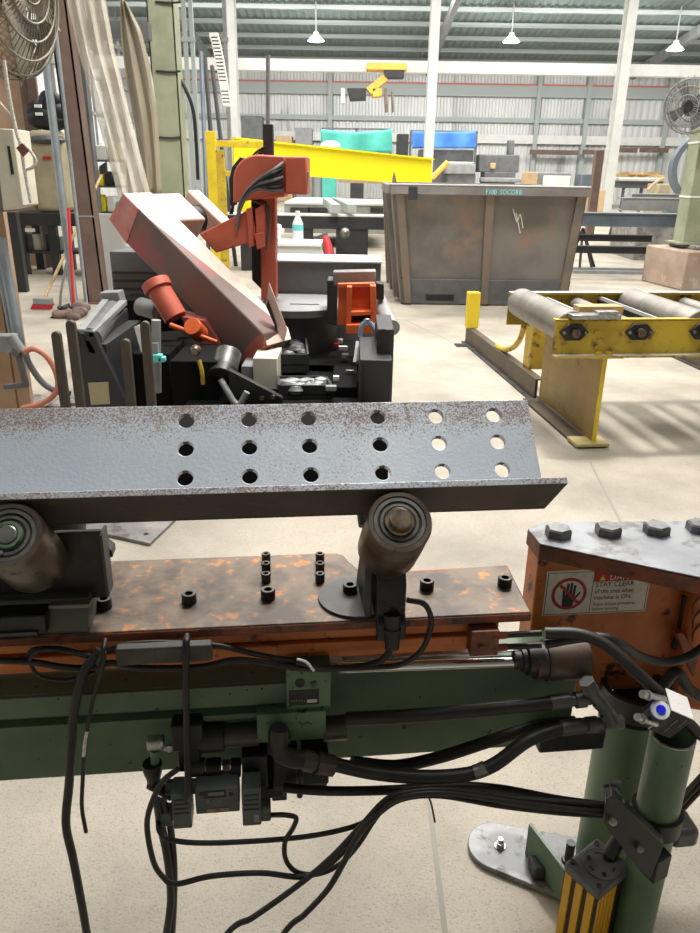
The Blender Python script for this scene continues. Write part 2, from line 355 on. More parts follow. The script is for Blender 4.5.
def holed_plate(b, O, X, Y, N, x0, x1, y0, y1, hx, hy, r, n=32):
    bm = b.bm; cache = {}
    xs = [x0, hx[0] - .03] + [(a + c) / 2 for a, c in zip(hx, hx[1:])] + [hx[-1] + .03, x1]
    ys = [y0, hy[0] - .019] + [(a + c) / 2 for a, c in zip(hy, hy[1:])] + [hy[-1] + .019, y1]
    lay = bm.verts.layers.float.new('band')
    def vt(x, y, d):
        k = (round(x, 5), round(y, 5), d)
        if k not in cache:
            w = bm.verts.new(O + X * x + Y * y + N * d); w[lay] = (y - y0) / (y1 - y0); cache[k] = w
        return cache[k]
    for i in range(len(xs) - 1):
        for j in range(len(ys) - 1):
            a0, a1, c0, c1 = xs[i], xs[i + 1], ys[j], ys[j + 1]
            hole = 1 <= i <= len(hx) and 1 <= j <= len(hy)
            for d in (0, TH):
                if not hole:
                    b.face([vt(a0, c0, d), vt(a1, c0, d), vt(a1, c1, d), vt(a0, c1, d)]); continue
            if hole:
                cx, cy = hx[i - 1], hy[j - 1]
                def edge(t):
                    ca, sa = math.cos(t), math.sin(t)
                    k = 1e9
                    if ca > 1e-9: k = min(k, (a1 - cx) / ca)
                    if ca < -1e-9: k = min(k, (a0 - cx) / ca)
                    if sa > 1e-9: k = min(k, (c1 - cy) / sa)
                    if sa < -1e-9: k = min(k, (c0 - cy) / sa)
                    return cx + ca * k, cy + sa * k
                angs = sorted([2 * PI * q / n for q in range(n)] + [math.atan2(yy - cy, xx - cx) % (2 * PI) for xx in (a0, a1) for yy in (c0, c1)])
                m = len(angs)
                for q in range(m):
                    t0, t1 = angs[q], angs[(q + 1) % m]
                    e0, e1 = edge(t0), edge(t1)
                    i0 = (cx + r * math.cos(t0), cy + r * math.sin(t0)); i1 = (cx + r * math.cos(t1), cy + r * math.sin(t1))
                    for d in (0, TH): b.face([vt(*i0, d), vt(*e0, d), vt(*e1, d), vt(*i1, d)])
                    b.face([vt(*i0, 0), vt(*i1, 0), vt(*i1, TH), vt(*i0, TH)])
    for xe in (x0, x1):
        for c0, c1 in zip(ys, ys[1:]): b.face([vt(xe, c0, 0), vt(xe, c1, 0), vt(xe, c1, TH), vt(xe, c0, TH)])
    for ye in (y0, y1):
        for a0, a1 in zip(xs, xs[1:]): b.face([vt(a0, ye, 0), vt(a1, ye, 0), vt(a1, ye, TH), vt(a0, ye, TH)])
    return lay
b = B()
lay = holed_plate(b, heel, U, dA, dB, -.95, UE, 0, L1, hu, hs, HR)
n0 = len(b.bm.verts)
b.hexa([heel + U * uu + dB * s + dA * t for s in (0, L2) for uu, t in ((-.95, 0), (UE, 0), (UE, TH), (-.95, TH))])
b.bm.verts.ensure_lookup_table()
for i, vv in enumerate(list(b.bm.verts)[n0:]): vv[lay] = .80 if i < 4 else .80
def mill_scale():
    m = mat('mill_scale_steel', (186, 194, 204), (200, 207, 214), 4, .4, .65, .42, .15, stretch=(1, 1, 1))
    nt = m.node_tree; N = nt.nodes; L = nt.links; bs = N['Principled BSDF']
    at = N.new('ShaderNodeAttribute'); at.attribute_name = 'band'
    tc = N.new('ShaderNodeTexCoord')
    def nz(s, d=5, r=.65):
        q = N.new('ShaderNodeTexNoise'); q.inputs['Scale'].default_value = s; q.inputs['Detail'].default_value = d; q.inputs['Roughness'].default_value = r; L.new(tc.outputs['Object'], q.inputs['Vector']); return q.outputs['Fac']
    def mth(op, a, c):
        q = N.new('ShaderNodeMath'); q.operation = op
        for i, s in enumerate((a, c)):
            if isinstance(s, (int, float)): q.inputs[i].default_value = s
            else: L.new(s, q.inputs[i])
        return q.outputs[0]
    def rmp(s, a, z, o0=0, o1=1):
        q = N.new('ShaderNodeMapRange'); q.inputs['From Min'].default_value = a; q.inputs['From Max'].default_value = z; q.inputs['To Min'].default_value = o0; q.inputs['To Max'].default_value = o1; L.new(s, q.inputs['Value']); return q.outputs['Result']
    up = rmp(at.outputs['Fac'], .60, .85); dn = rmp(at.outputs['Fac'], .20, .10, 0, .8)
    edge = mth('MAXIMUM', up, dn)
    speck = mth('ADD', mth('MULTIPLY', nz(300, 3), .85), mth('MULTIPLY', nz(9), .40))
    mask = rmp(mth('ADD', mth('MULTIPLY', edge, .17), speck), .71, .86)
    mx = N.new('ShaderNodeMix'); mx.data_type = 'RGBA'; mx.inputs['B'].default_value = srgb(136, 116, 108)
    src = bs.inputs['Base Color'].links[0].from_socket
    L.new(src, mx.inputs['A']); L.new(mask, mx.inputs['Factor']); L.new(mx.outputs['Result'], bs.inputs['Base Color'])
    rr = rmp(mask, 0, 1, .42, .75); L.new(rr, bs.inputs['Roughness'])
    mt = rmp(mask, 0, 1, .25, .05); L.new(mt, bs.inputs['Metallic'])
    bp = N.new('ShaderNodeBump'); bp.inputs['Strength'].default_value = .12; bp.inputs['Distance'].default_value = .004; L.new(nz(160, 3), bp.inputs['Height']); L.new(bp.outputs['Normal'], bs.inputs['Normal'])
    return m
M['mill'] = mill_scale()
an = b.build('steel_angle', [M['mill'], mat('dark_outer_steel', (84, 77, 72), (66, 60, 57), 7, .4, .65, .6, .1, c3=(104, 84, 72), s3=30, lo3=.6, hi3=.7)], bevel=.0012)  # outer faces of the legs get a darker steel
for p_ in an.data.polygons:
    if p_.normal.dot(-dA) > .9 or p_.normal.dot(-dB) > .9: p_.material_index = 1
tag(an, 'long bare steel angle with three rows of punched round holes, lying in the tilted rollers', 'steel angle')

# ---- conveyor frame: rail plate on a green beam
fr = thing('conveyor_frame', 'green and orange conveyor beam carrying a bolted oily rail plate under the steel angle', 'conveyor frame')
PZ, PV = .78, 1.10
b = B()
arc = [(.135 + .045 * (1 - math.cos(t)), 1.262 + .086 * (1 - math.sin(t))) for t in [i * PI / 2 / 6 for i in range(7)]]
pl = [(-.75, PV), (.4525, PV), (.456, 1.165), (.462, 1.272)] + [(.20, 1.262)] + [(.135 + .06 * math.cos(a), 1.322 + .06 * math.sin(a)) for a in [-PI / 2 * k / 6 for k in range(7)]][::-1] + [(.135, 1.349), (-.75, 1.355)]
pl = [(-.75, PV), (.4525, PV), (.456, 1.165), (.462, 1.272), (.215, 1.262), (.185, 1.266), (.163, 1.283), (.150, 1.31), (.142, 1.338), (.128, 1.350), (-.75, 1.355)]
b.prism([W(u, v, PZ - .017) for u, v in pl], Z * .017)
rp = b.build('rail_plate', [M['plate']], fr, bevel=.0025)
def edge_strip(name, u0, u1, v0, v1, z0, z1, m): return B().mbox(u0, u1, v0, v1, z0, z1).build(name, M[m], fr, bevel=.002)
edge_strip('plate_edge', -.75, .452, 1.0965, 1.0995, .7635, .7785, 'rustrim')
edge_strip('upper_rail', -.75, .40, 1.112, 1.30, .738, .7625, 'orange')
edge_strip('middle_rail', -.75, .40, 1.104, 1.13, .716, .7345, 'orange')
edge_strip('lower_rail', -.75, .36, 1.118, 1.29, .694, .714, 'orange')
b = B(); b.mbox(-.75, .585, 1.155, 1.24, .428, .648)
b.build('main_beam', M['green'], fr, bevel=.004)
b = B()
prof = [(1.155, .664), (1.100, .664), (1.096, .660), (1.096, .618), (1.104, .612), (1.116, .608), (1.116, .600), (1.100, .596), (1.100, .586), (1.108, .580), (1.155, .578)]
b.prism([W(-.75, v, z) for v, z in prof], U * (.772))
b.build('side_channel', M['green'], fr)
b = B(); b.mbox(-.75, .018, 1.089, 1.0955, .6625, .6655); b.build('edge_highlight', M['olivegrey'], fr, bevel=.001)  # paler strip stands for the highlight on the channel edge
for x, y in ((75, 690), (200, 688), (230, 694), (247, 690), (262, 689), (58, 699)):
    u, z = uz(x, y, 1.096); B().ball(W(u, 1.0965, z), .0022, n=5).build('rivet', M['boltsteel'], fr)
b = B(); pbox(b, 286, 668, 331, 710, 1.084, .07); blk = b.build('end_block', M['greenlt'], fr, bevel=.002)
b = B(); c = aV(300, 683, 1.0835); b.lathe(c, -V, [(0, .0085), (.002, .0085), (.002, .004), (.0005, .0035)], 18); b.build('port', M['black'], blk)
b = B(); c = aV(314, 684, 1.0835); b.lathe(c, -V, [(0, .006), (.002, .006), (.003, .004)], 12); b.build('plug', M['castgrey'], blk)
b = B(); pbox(b, 289, 690, 319, 705, 1.0832, .0012); b.build('name_label', M['black'], blk)
b = B(); pbox(b, 307, 699.5, 317, 702.5, 1.0826, .0008); b.build('label_stripe', M['offwhite'], blk)
p0 = aV(290, 703.8, 1.0822)
b = B()
for i in range(6):
    u, z = uz(291 + i * 2.6, 701.5, 1.083); b.mbox(u, u + .0022, 1.0825, 1.0832, z, z + .003)
b.build('label_print', M['greylabel'], blk)

def cap_screw(u, v, z, r, h, parent):
    b = B(); n = 18; b.lathe(W(u, v, z), Z, [(0, r), (h - .0015, r), (h, r * .9), (h, r * .55), (h * .45, r * .55)], n)
    return b.build('cap_screw', M['boltsteel'], parent)
for x, y in ((104, 601), (189, 596), (268, 592), (350, 587), (427, 583), (505, 580)):
    u, v = uv(x, y, PZ + .012); cap_screw(u, v, PZ, .0132, .018, rp)
for x in (266, 320):
    for y in (555, 564.5, 575):
        u, v = uv(x, y, PZ + .014); cap_screw(u, v, PZ, .0088, .018, rp)
# orange clamp for the oil lines
b = B(); pbox(b, 471, 632, 499, 656, 1.078, .03); cl = b.build('line_clamp', M['rustrim'], fr, bevel=.002)
b = B(); b.hexp(aV(481, 647, 1.078), -V, .006, .006); b.build('clamp_bolt', M['rustrim'], cl)

# ---- the V rollers
ROLLR = .0525
def axis_pt(u, s): return W(u, HV - S2 * s - S2 * ROLLR, HZ + S2 * s - S2 * ROLLR)
def roller(parent, x, y, s0, s1, cap_m, nut):
    v = HV - S2 * s1 - S2 * ROLLR; u = aV(x, y, v).dot(U)
    p = axis_pt(u, s0); d = dB; L = s1 - s0; R = ROLLR
    b = B(); b.lathe(p, d, [(0, R * .94), (.004, R), (L * .62, R), (L * .63, R * .985), (L - .006, R * .985), (L, R * .93), (L, R * .80), (L - .005, R * .78)], 48)
    ro = b.build('roller', M['rollsteel'], parent)
    b = B(); x_, y_, _ = basis(d)
    b.lathe(p + d * (L - .005), d, [(0, R * .775), (.003, R * .775), (.003, R * .66), (.0, R * .65), (.0, R * .60), (.002, R * .58), (.002, R * .50), (-.004, R * .48)], 40)
    b.build('bearing_ring', M['steel'], ro)
    b = B(); b.lathe(p + d * (L - .008), d, [(0, R * .5), (.001, R * .5), (.001, .02)], 32); b.build('bearing_seal', M[cap_m], ro)
    b = B()
    if nut: b.lathe(p + d * (L - .008), d, [(0, .023), (.009, .023), (.011, .021), (.011, .0175), (.020, .0170), (.022, .0150)], 32)
    else: b.lathe(p + d * (L - .008), d, [(0, .022), (.006, .022), (.006, .014), (.010, .014), (.012, .012)], 32)
    b.build('shaft_end', M['brassy'] if nut else M['steel'], ro)
    if not nut:
        b = B(); c = p + d * (L - .002); b.lathe(c, d, [(0, .0205), (.003, .0205), (.003, .016), (0, .016)], 32, closed=False); b.build('green_ring', M['greenlt'], ro)
        for a in (3.9, 4.5):
            b = B(); q = c + (x_ * math.cos(a) + y_ * math.sin(a)) * .028; b.hexp(q, d, .0035, .004); b.build('ring_screw', M['zinc'], ro)
    return u
rr = thing('tilted_roller_unit', 'tilted steel roller with a bronze shaft end, in the middle of the rail plate', 'roller', 'tilted rollers under the steel angle')
uR = roller(rr, 400, 521, -.03, .112, 'blackmetal', True)
u0, u1 = aV(374, 600, 1.085).dot(U), aV(407, 600, 1.085).dot(U)
b = B(); pr = [(1.080, .748), (1.080, .782), (1.092, .795), (1.092, .850), (1.108, .880), (1.150, .905), (1.200, .885), (1.190, PZ + .001), (1.1, PZ + .001), (1.0955, .778), (1.0955, .748)]
b.prism([W(u0 + .006, v, z) for v, z in pr], U * (u1 - u0 - .006)); br = b.build('bracket', M['blackmetal'], rr, bevel=.003)
b = B(); pr = [(1.105, PZ + .001), (1.118, .895), (1.165, .915), (1.235, PZ + .001)]
b.prism([W(u0 - .012, v, z) for v, z in pr], U * .012); b.build('gusset', M['darksteel'], rr, bevel=.002)
b = B(); uc, vc, R = u0 - .02, 1.172, .068
b.prism([W(uc + R * math.cos(t), max(vc + R * math.sin(t), 1.102), PZ + .0002) for t in [2 * PI * i / 40 for i in range(40)]], Z * .005); b.build('base_flange', M['darksteel'], rr)
for x in (386, 402):
    b = B(); b.lathe(aV(x, 609, 1.080), -V, [(0, .005), (.0015, .005), (.0015, .003), (-.001, .0028)], 14); b.build('socket_screw', M['black'], br)
b = B(); c = axis_pt(uR - .01, -.01) + dA * .09 ; 
pz = aV(364, 521, 1.25); b.lathe(pz, dA, [(-.01, .011), (0, .012), (.06, .012)], 20); b.build('rear_roller', M['darksteel'], rr)
b = B(); b.cyl(aV(392, 614, 1.087), aV(392, 648, 1.078), .0145, .0125, 22); b.lathe(aV(392, 627, 1.083), -Z, [(0, .0158), (.006, .0158)], 22); b.build('cable_gland', M['blackrub'], rr)

rl = thing('tilted_roller_unit', 'tilted steel roller with a green ringed shaft end, on the boxy dark carriage', 'roller', 'tilted rollers under the steel angle')
uL = roller(rl, 8, 539, -.03, .112, 'blackmetal', False)
b = B(); ua, ub = aV(-60, 570, 1.13).dot(U), aV(103, 570, 1.13).dot(U)
zt, zb = aV(85, 536, 1.13).z, aV(85, 598, 1.13).z
b.mbox(ua, ub, 1.145, 1.157, zb - .01, zt); b.build('carriage_plate', M['blackmetal'], rl, bevel=.002)
b = B(); b.mbox(ub, ub + .005, 1.13, 1.17, zb, zt); b.build('carriage_rib', M['darksteel'], rl, bevel=.001)
b = B(); ue = aV(88, 612, 1.11).dot(U)
b.prism([W(ua, v, z) for v, z in ((1.101, PZ + .001), (1.101, PZ + .014), (1.125, zb + .004), (1.20, zb + .004), (1.20, PZ + .001))], U * (ue - ua)); b.build('carriage_base', M['olivegrey'], rl, bevel=.002)
b = B(); ul = aV(46, 620, 1.09).dot(U); b.mbox(ua, ul, 1.085, 1.13, PZ + .012, zb - .002); bx_ = b.build('carriage_shoe', M['black'], rl, bevel=.003)
b = B(); b.mbox(ua, aV(37, 628, 1.083).dot(U), 1.080, 1.0845, PZ + .014, PZ + .020); b.build('shoe_strip', M['darksteel'], rl)
b = B(); us = aV(50, 602, 1.12).dot(U); b.mbox(us, ue + .004, 1.108, 1.13, zb - .006, zb + .001); b.build('base_pad', M['stone'], rl, bevel=.001)
q = aV(80, 536, 1.235); b = B(); b.lathe(q - U * .04 + Z * .0, dA, [(-.014, .046), (-.010, .048), (.05, .048)], 36); b.build('rear_roller', M['darksteel'], rl)
b = B(); q = aV(104, 545, 1.17); b.prism([q, q + U * .012 - Z * .012, q + U * .012 - Z * .024, q - Z * .024], V * .03); b.build('angle_stop', M['darksteel'], rl, bevel=.001)
# ---- orange end head with bolted lid and danger sign
hd = thing('end_head', 'orange machine head with a scuffed bolted steel lid, at the end of the rail', 'machine head')
LZ = .832
top = [uv(540, 543.5, LZ), uv(700, 577, LZ), uv(760, 589.5, LZ), uv(790, 521, LZ), uv(700, 520.5, LZ), uv(545, 522, LZ), uv(527.5, 528.5, LZ)]
b = B(); b.prism([W(u, v, LZ - .003) for u, v in top], Z * .003); b.build('lid', M['lid'], hd, bevel=.0015)
b = B(); b.prism([W(u, v, LZ - .035) for u, v in top], Z * .031); b.build('lid_plate', M['rustrim'], hd, bevel=.002)
fl, fr_ = Vector((*top[0], 0)), Vector((*top[1], 0))
fd = (fr_ - fl).normalized(); fn = Vector((-fd.y, fd.x, 0))      # in (u, v): along the face, and inwards
def HF(a, dep, z): q = fl + fd * a + fn * dep; return W(q.x, q.y, z)
wl = (fr_ - fl).length
INS = .010
b = B()
bk = [top[6], top[5], top[4]]
FV = fl.y + .006
uc0 = aV(690, 620, FV - .04).dot(U)
body = [W(fl.x + .004, FV, 0), W(uc0 + .012, FV, 0), W(uc0 + .012, FV + .13, 0), W(top[5][0] + .02, top[5][1] - .006, 0), W(top[6][0] + .003, top[6][1] - .004, 0)]
zhb = aV(620, 690, FV).z; b.prism([p + Z * zhb for p in body], Z * (LZ - .036 - zhb)); bd = b.build('head_body', M['orange'], hd, bevel=.004)
uc0 = aV(690, 620, FV - .04).dot(U)
b = B(); b.prism([W(u, v, zhb - .02) for u, v in ((uc0, FV - .04), (uc0 + .25, FV - .13), (uc0 + .25, FV + .1), (uc0 - .01, FV + .1))], Z * (LZ - .036 - zhb + .02)); sp = b.build('side_casting', M['orange'], hd, bevel=.006)
for k in range(3):
    b = B(); b.tube([aV(701, 596 + 14 * k, FV - .05), aV(694, 604 + 14 * k, FV - .048), aV(693, 614 + 14 * k, FV - .046)], .0022, 8); b.build('cast_mark', M['rustrim'], sp)
b = B(); b.prism([aV(x, y, FV - .05) for x, y in ((676, 634), (683, 632), (712, 676), (706, 690), (694, 682))], V * .02); b.build('link_arm', M['rustrim'], hd, bevel=.003)
b = B(); b.tube([aV(686, 596, FV - .012), aV(681, 622, FV - .012), aV(674, 648, FV - .012)], .007, 10); b.build('corner_shade', M['blackmetal'], hd)  # black tube put in for the shade of the recess corner
M['bolthead'] = mat('bolt_head_steel', (120, 120, 120), (84, 82, 80), 30, .4, .65, .34, .6)
def hexbolt(x, y):
    u, v = uv(x, y, LZ + .012); b = B(); p = W(u, v, LZ)
    b.lathe(p, Z, [(0, .0265), (.015, .0265), (.0185, .0225)], 6)
    b.build('hex_bolt', M['bolthead'], hd, smooth=False)
for x, y in ((558.5, 530), (608.5, 528), (657, 527), (700, 525)): hexbolt(x, y)
# danger sign on the face
E0 = W(fl.x, FV, 0); sx = U.copy(); sn = -V
def onface(x, y, lift=0):
    P = E0 + sn * lift; r = ray(x, y); t = (P - CAM).dot(sn) / r.dot(sn); q = CAM + r * t; return (q - P).dot(sx), q.z
sl, szb = onface(541.7, 615.7); sl2, szt = onface(546.9, 572.9); sr, _ = onface(644.5, 611)
sl = (sl + sl2) / 2; SH = szt - szb; SW = sr - sl
def SP(a, h, lift=.0012): return E0 + sx * (sl + a * SW) + Z * (szb + h * SH - E0.z) + sn * lift
sg = B().obox(SP(.5, .52, .0006), sx * (SW / 2), Z * (SH * .52), sn * .0006).build('danger_sign', M['signwhite'], hd)
def sign_poly(name, pts, m, lift, par=sg): return B().poly([SP(a, h, lift) for a, h in pts]).build(name, M[m], par, recalc=False)
AR = SW / SH
def sign_strip(name, a0, a1, h0, h1, m, lift=.0016): return sign_poly(name, [(a0, h0), (a1, h0), (a1, h1), (a0, h1)], m, lift)
for a0, a1, h0, h1 in ((.012, .988, .022, .034), (.012, .988, .985, .997), (.012, .018, .022, .997), (.982, .988, .022, .997), (.447, .453, .022, .997)): sign_strip('border_line', a0, a1, h0, h1, 'signblack')
sign_strip('red_banner', .453, .982, .755, .985, 'redsign', .0015)
# prohibition mark: hand, ring and bar
HC, HHt = (.232, .50), .37
def cp(x, y, k=1): return (HC[0] + x * k * HHt / AR, HC[1] + y * k * HHt)
hand = [(-.30, -.80), (.26, -.80), (.30, -.35), (.46, .02), (.50, .40), (.42, .42), (.30, .16), (.30, .55), (.22, .56), (.18, .18), (.14, .66), (.04, .67), (.02, .2), (-.06, .60), (-.15, .59), (-.14, .16), (-.26, .40), (-.34, .37), (-.28, .02), (-.40, -.30), (-.32, -.42)]
bm_ = B()
for q4 in (((-.34, -.85), (.28, -.85), (.34, -.10), (-.36, -.10)), ((-.36, -.12), (-.22, -.12), (-.24, .46), (-.38, .44)), ((-.19, -.12), (-.03, -.12), (-.03, .66), (-.18, .64)), ((.00, -.12), (.16, -.12), (.17, .68), (.03, .70)), ((.19, -.12), (.34, -.12), (.37, .52), (.23, .54)), ((.26, -.52), (.34, -.22), (.62, .16), (.64, -.02)), ((.22, -.60), (.34, -.20), (.40, -.12), (.36, -.48))):
    bm_.poly([SP(*cp(x, y), .0016) for x, y in q4])
bm_.build('hand_mark', M['signblack'], sg)
bm_ = B(); n = 48
ro_ = [bm_.bm.verts.new(SP(*cp(math.cos(2 * PI * i / n), math.sin(2 * PI * i / n)), .002)) for i in range(n)]
ri_ = [bm_.bm.verts.new(SP(*cp(.82 * math.cos(2 * PI * i / n), .82 * math.sin(2 * PI * i / n)), .002)) for i in range(n)]
bm_.skin(ro_, ri_); c = .7071
bm_.poly([SP(*cp(-.62, .50), .0021), SP(*cp(-.50, .62), .0021), SP(*cp(.62, -.50), .0021), SP(*cp(.50, -.62), .0021)])
bm_.build('red_prohibition_ring', M['redsign'], sg)
def sline(body, a, h, sz, m='signblack', sxk=1.0, lift=.0019): text('lettering', body, M[m], sg, SP(a, h, lift - .0004), sx, Z, sz * SH, sx=sxk)
sline('DANGER', .60, .78, .19, 'signwhite', 1.0)
sign_poly('warning_triangle', [(.50, .78), (.565, .78), (.532, .90)], 'signyel', .0018)
sline('STAY CLEAR', .475, .63, .165, sxk=.90)
sline('of this area when', .475, .48, .15, sxk=.80); sline('machine is ON.', .475, .335, .15, sxk=.86)
sline('Follow lockout procedures', .475, .19, .105, sxk=.80); sline('before servicing.', .475, .08, .105, sxk=.84)

# ---- hydraulic cylinder under the rail
M['oilyrust'] = mat('oily_rusty_steel', (84, 66, 54), (58, 50, 46), 12, .4, .6, .4, .2, c3=(128, 76, 48), s3=14, lo3=.56, hi3=.66)
hc = thing('hydraulic_cylinder', 'hydraulic cylinder with bright chrome rod, lying under the orange rail', 'hydraulic cylinder')
B().cyl(aV(338, 668, 1.118), aV(518, 662, 1.118), .0095, n=24).build('rod', M['chrome'], hc)
B().lathe(aV(514, 660, 1.118), U, [(0, .017), (.012, .017), (.013, .022), (.022, .022), (.023, .030), (.05, .032)], 30).build('gland', M['blackmetal'], hc)
B().lathe(aV(533, 661, 1.118), U, [(0, .034), (.02, .034), (.021, .038), (.10, .038)], 32).build('barrel', M['oilyrust'], hc)

# thin bright strip in the gap behind the rod
b = B(); b.mbox(.12, .44, 1.135, 1.15, .672, .6755); b.build('bright_strip', M['zinc'], hc)

def oneobj(name, b, m, label, cat, group=None, bevel=0): return tag(b.build(name, M[m], bevel=bevel), label, cat, group)
# ---- oil lines along the rail with fittings and hoses into the head
for i, (y, pts, lab) in enumerate((
        (633, [(500, 636, 1.082), (545, 633, 1.082), (578, 634, 1.07), (606, 645, 1.05), (632, 668, 1.02), (665, 699, 1.0), (700, 735, .99)], 'oily black hose curving down from the rail to behind the push fittings'),
        (645, [(500, 647, 1.082), (545, 644, 1.082), (590, 637, 1.075), (615, 641, 1.07), (640, 656, 1.10), (665, 662, 1.11), (690, 656, 1.12), (712, 640, 1.13)], 'oily black hose hanging in a loop below the danger sign'))):
    t = thing('oil_hose', lab, 'hose')
    B().cyl(aV(492, y + 3, 1.082), aV(507, y + 2, 1.082), .0065, n=6).build('pipe_nut', M['rustrim'], t)
    B().cyl(aV(506, y + 2, 1.082), aV(541, y, 1.082), .0055, n=14).build('ferrule', M['blackmetal'], t)
    b = B(); b.tube([aV(*p) for p in pts[1:]], .0085 if i else .0105, 12); b.build('hose', M['hose'], t)

# ---- support stand
st = thing('support_stand', 'dark green round support post with a lozenge foot plate under the orange head', 'support post')
pu, pv = .758, 1.235
B().cyl(W(pu, pv, .012), W(pu, pv, zhb - .03), .066, n=40).build('post', M['green'], st)
b = B(); b.pipe(W(pu, pv, .50), W(pu, pv, zhb - .015), .072, .060, 40); b.build('collar', M['darksteel'], st)
B().cyl(W(pu, pv, zhb - .0295), W(pu, pv, zhb - .001), .045, n=30).build('spigot', M['blackmetal'], st)
M['footsteel'] = mat('mottled_foot_steel', (112, 113, 114), (142, 142, 142), 9, .45, .62, .5, .3, c3=(80, 80, 80), s3=22, lo3=.55, hi3=.66, bump=.06)
fp = [uv(500, 822, .014), uv(474, 838, .014), uv(480, 858, .014)]
def foot_pts():
    a = Vector((.512, 1.285)); e = Vector((.80, 1.14)); d = (e - a).normalized(); n = Vector((-d.y, d.x)); R = .068
    pts = [a + (d * math.cos(t) + n * math.sin(t)) * R for t in [PI / 2 + PI * i / 16 for i in range(17)]]
    pts += [e - n * R * 1.5, e + n * R * 1.7]
    return pts
b = B(); b.prism([W(q.x, q.y, .001) for q in foot_pts()], Z * .014); fpl = b.build('foot_plate', M['footsteel'], st, bevel=.002)
c = aZ(500, 846, .016); b = B(); b.lathe(c, Z, [(0, .013), (.002, .013)], 20); b.lathe(c + Z * .002, Z, [(0, .0105), (.009, .0105), (.010, .009)], 6); b.lathe(c + Z * .011, Z, [(0, .006), (.012, .006)], 12); b.build('anchor_bolt', M['zinc'], fpl)
g0, g1 = aZ(533, 822, .12), aZ(556, 853, .12)
gA = aV(532, 820, 1.26); gB = aV(566, 880, 1.13)
b = B(); q0 = Vector((gA.x, gA.y, .0155)); q1 = Vector((gB.x, gB.y, .0155))
b.prism([q0, q1, q1 + Z * .09, q0 + Z * .09], (q1 - q0).normalized().cross(Z) * .008); b.build('gusset_fin', M['green'], st, bevel=.001)
c = aZ(568, 862, .016); b = B(); b.cyl(c, c + Z * .06, .010, n=16); b.lathe(c, Z, [(0, .016), (.012, .016)], 6); b.build('levelling_bolt', M['darksteel'], fpl)
b = B(); c = aZ(538, 872, .016); b.obox(c + Z * .016, U * .020, V * .022, Z * .016); b.build('rubber_pad', M['charcoal'], fpl, bevel=.006)

# ---- sensor post, clamp, light curtain
tp = thing('sensor_post', 'scratched green tube post with an open top, in the lower right corner', 'post')
tu, tv, TR = .701, 1.0, .0385
TZ = .575
b = B(); b.pipe(W(tu, tv, .012), W(tu, tv, TZ), TR, TR - .004, 40); b.build('tube', M['green'], tp)
b = B(); b.lathe(W(tu, tv, .001), Z, [(0, .075), (.011, .075)], 32); b.build('base_disc', M['green'], tp)
b = B(); b.pipe(W(tu, tv, TZ), W(tu, tv, TZ + .0012), TR, TR - .004, 40); b.build('bare_rim', M['zinc'], tp)

cz = aV(655, 838, .96).z
# yellow light curtain column, corners of the cap from the sight lines
CZ = .262
kL, kB, kR, kT = [Vector(uv(x, y, CZ)) for x, y in ((564, 862), (601, 894), (629, 872), (601, 835))]
kc = (kL + kB + kR + kT) / 4; ex = (kB - kL).normalized(); ey = Vector((-ex.y, ex.x)); hx = (kB - kL).length / 2 * .98; hy = (kT - kL).length / 2 * .92
kc = kL + ex * hx + ey * hy
EX, EY = W(ex.x, ex.y, 0), W(ey.x, ey.y, 0); KC = W(kc.x, kc.y, 0)
lc = thing('light_curtain', 'yellow light curtain column with a grey screwed end cap, clamped to the green tube post', 'light curtain')
b = B()
# ribbed extrusion outline
def rib(n, h): return [(-1 + 2 * (i + f) / n, g) for i in range(n) for f, g in ((.0, 0), (.0, 0), (.62, 0), (.62, h), (.98, h))]
ol = []
for i in range(3):
    for f, g in ((0.04, 0), (.62, 0), (.64, .10), (.98, .10)): ol.append((-1 + 2 * (i + f) / 3, -1 + g))
ol.append((1, -1))
for i in range(5):
    for f, g in ((.04, 0), (.6, 0), (.64, .07), (.98, .07)): ol.append((1 - g, -1 + 1.2 * (i + f) / 5))
ol += [(1, .2), (.8, .25), (.8, .8), (1, .85), (1, 1), (-1, 1)]
b.prism([KC + EX * (a * hx * .93) + EY * (d * hy * .93) + Z * .012 for a, d in ol], Z * (CZ - .038)); b.build('extrusion', M['curtainyel'], lc, smooth=False)
for i in range(3):
    b = B(); a = -1 + 2 * (i + .81) / 3; b.obox(KC + EX * (a * hx * .93) - EY * (hy * .845) + Z * (CZ / 2), EX * (hx * .09), EY * .0008, Z * (CZ / 2 - .02)); b.build('slot_strip', M['black'], lc)
b = B(); b.obox(KC + EX * (hx * .80) + EY * (hy * .5) + Z * (CZ / 2), EX * .001, EY * (hy * .25), Z * (CZ / 2 - .02)); b.build('lens_window', M['black'], lc)
b = B(); b.obox(KC + Z * (CZ - .012), EX * hx, EY * hy, Z * .012); cap = b.build('end_cap', M['castgrey'], lc, bevel=.006)
b = B(); rd = min(hx, hy) * .86; cc = KC + EX * (hx * .08) + EY * (hy * .05) + Z * CZ
b.lathe(cc, Z, [(0, rd), (.002, rd), (.0022, rd * .95), (.0014, rd * .93), (.0014, rd * .9), (.002, rd * .88)], 40); b.build('round_plate', M['castgrey'], cap)
for k in range(6):
    t = k * PI / 3 + .35; q = cc + (EX * math.cos(t) + EY * math.sin(t)) * rd * .68 + Z * .002
    b = B()
    if k % 2: b.lathe(q, Z, [(0, .0045), (.0018, .0045), (.0018, .002), (.0004, .002)], 14); b.build('cap_screw', M['boltsteel'], cap)
    else:
        tg = (-EX * math.sin(t) + EY * math.cos(t)); rd2 = Z.cross(tg); b.obox(q + Z * .0003, tg * .006, rd2 * .0024, Z * .0006); b.build('slot', M['black'], cap, bevel=.0005)
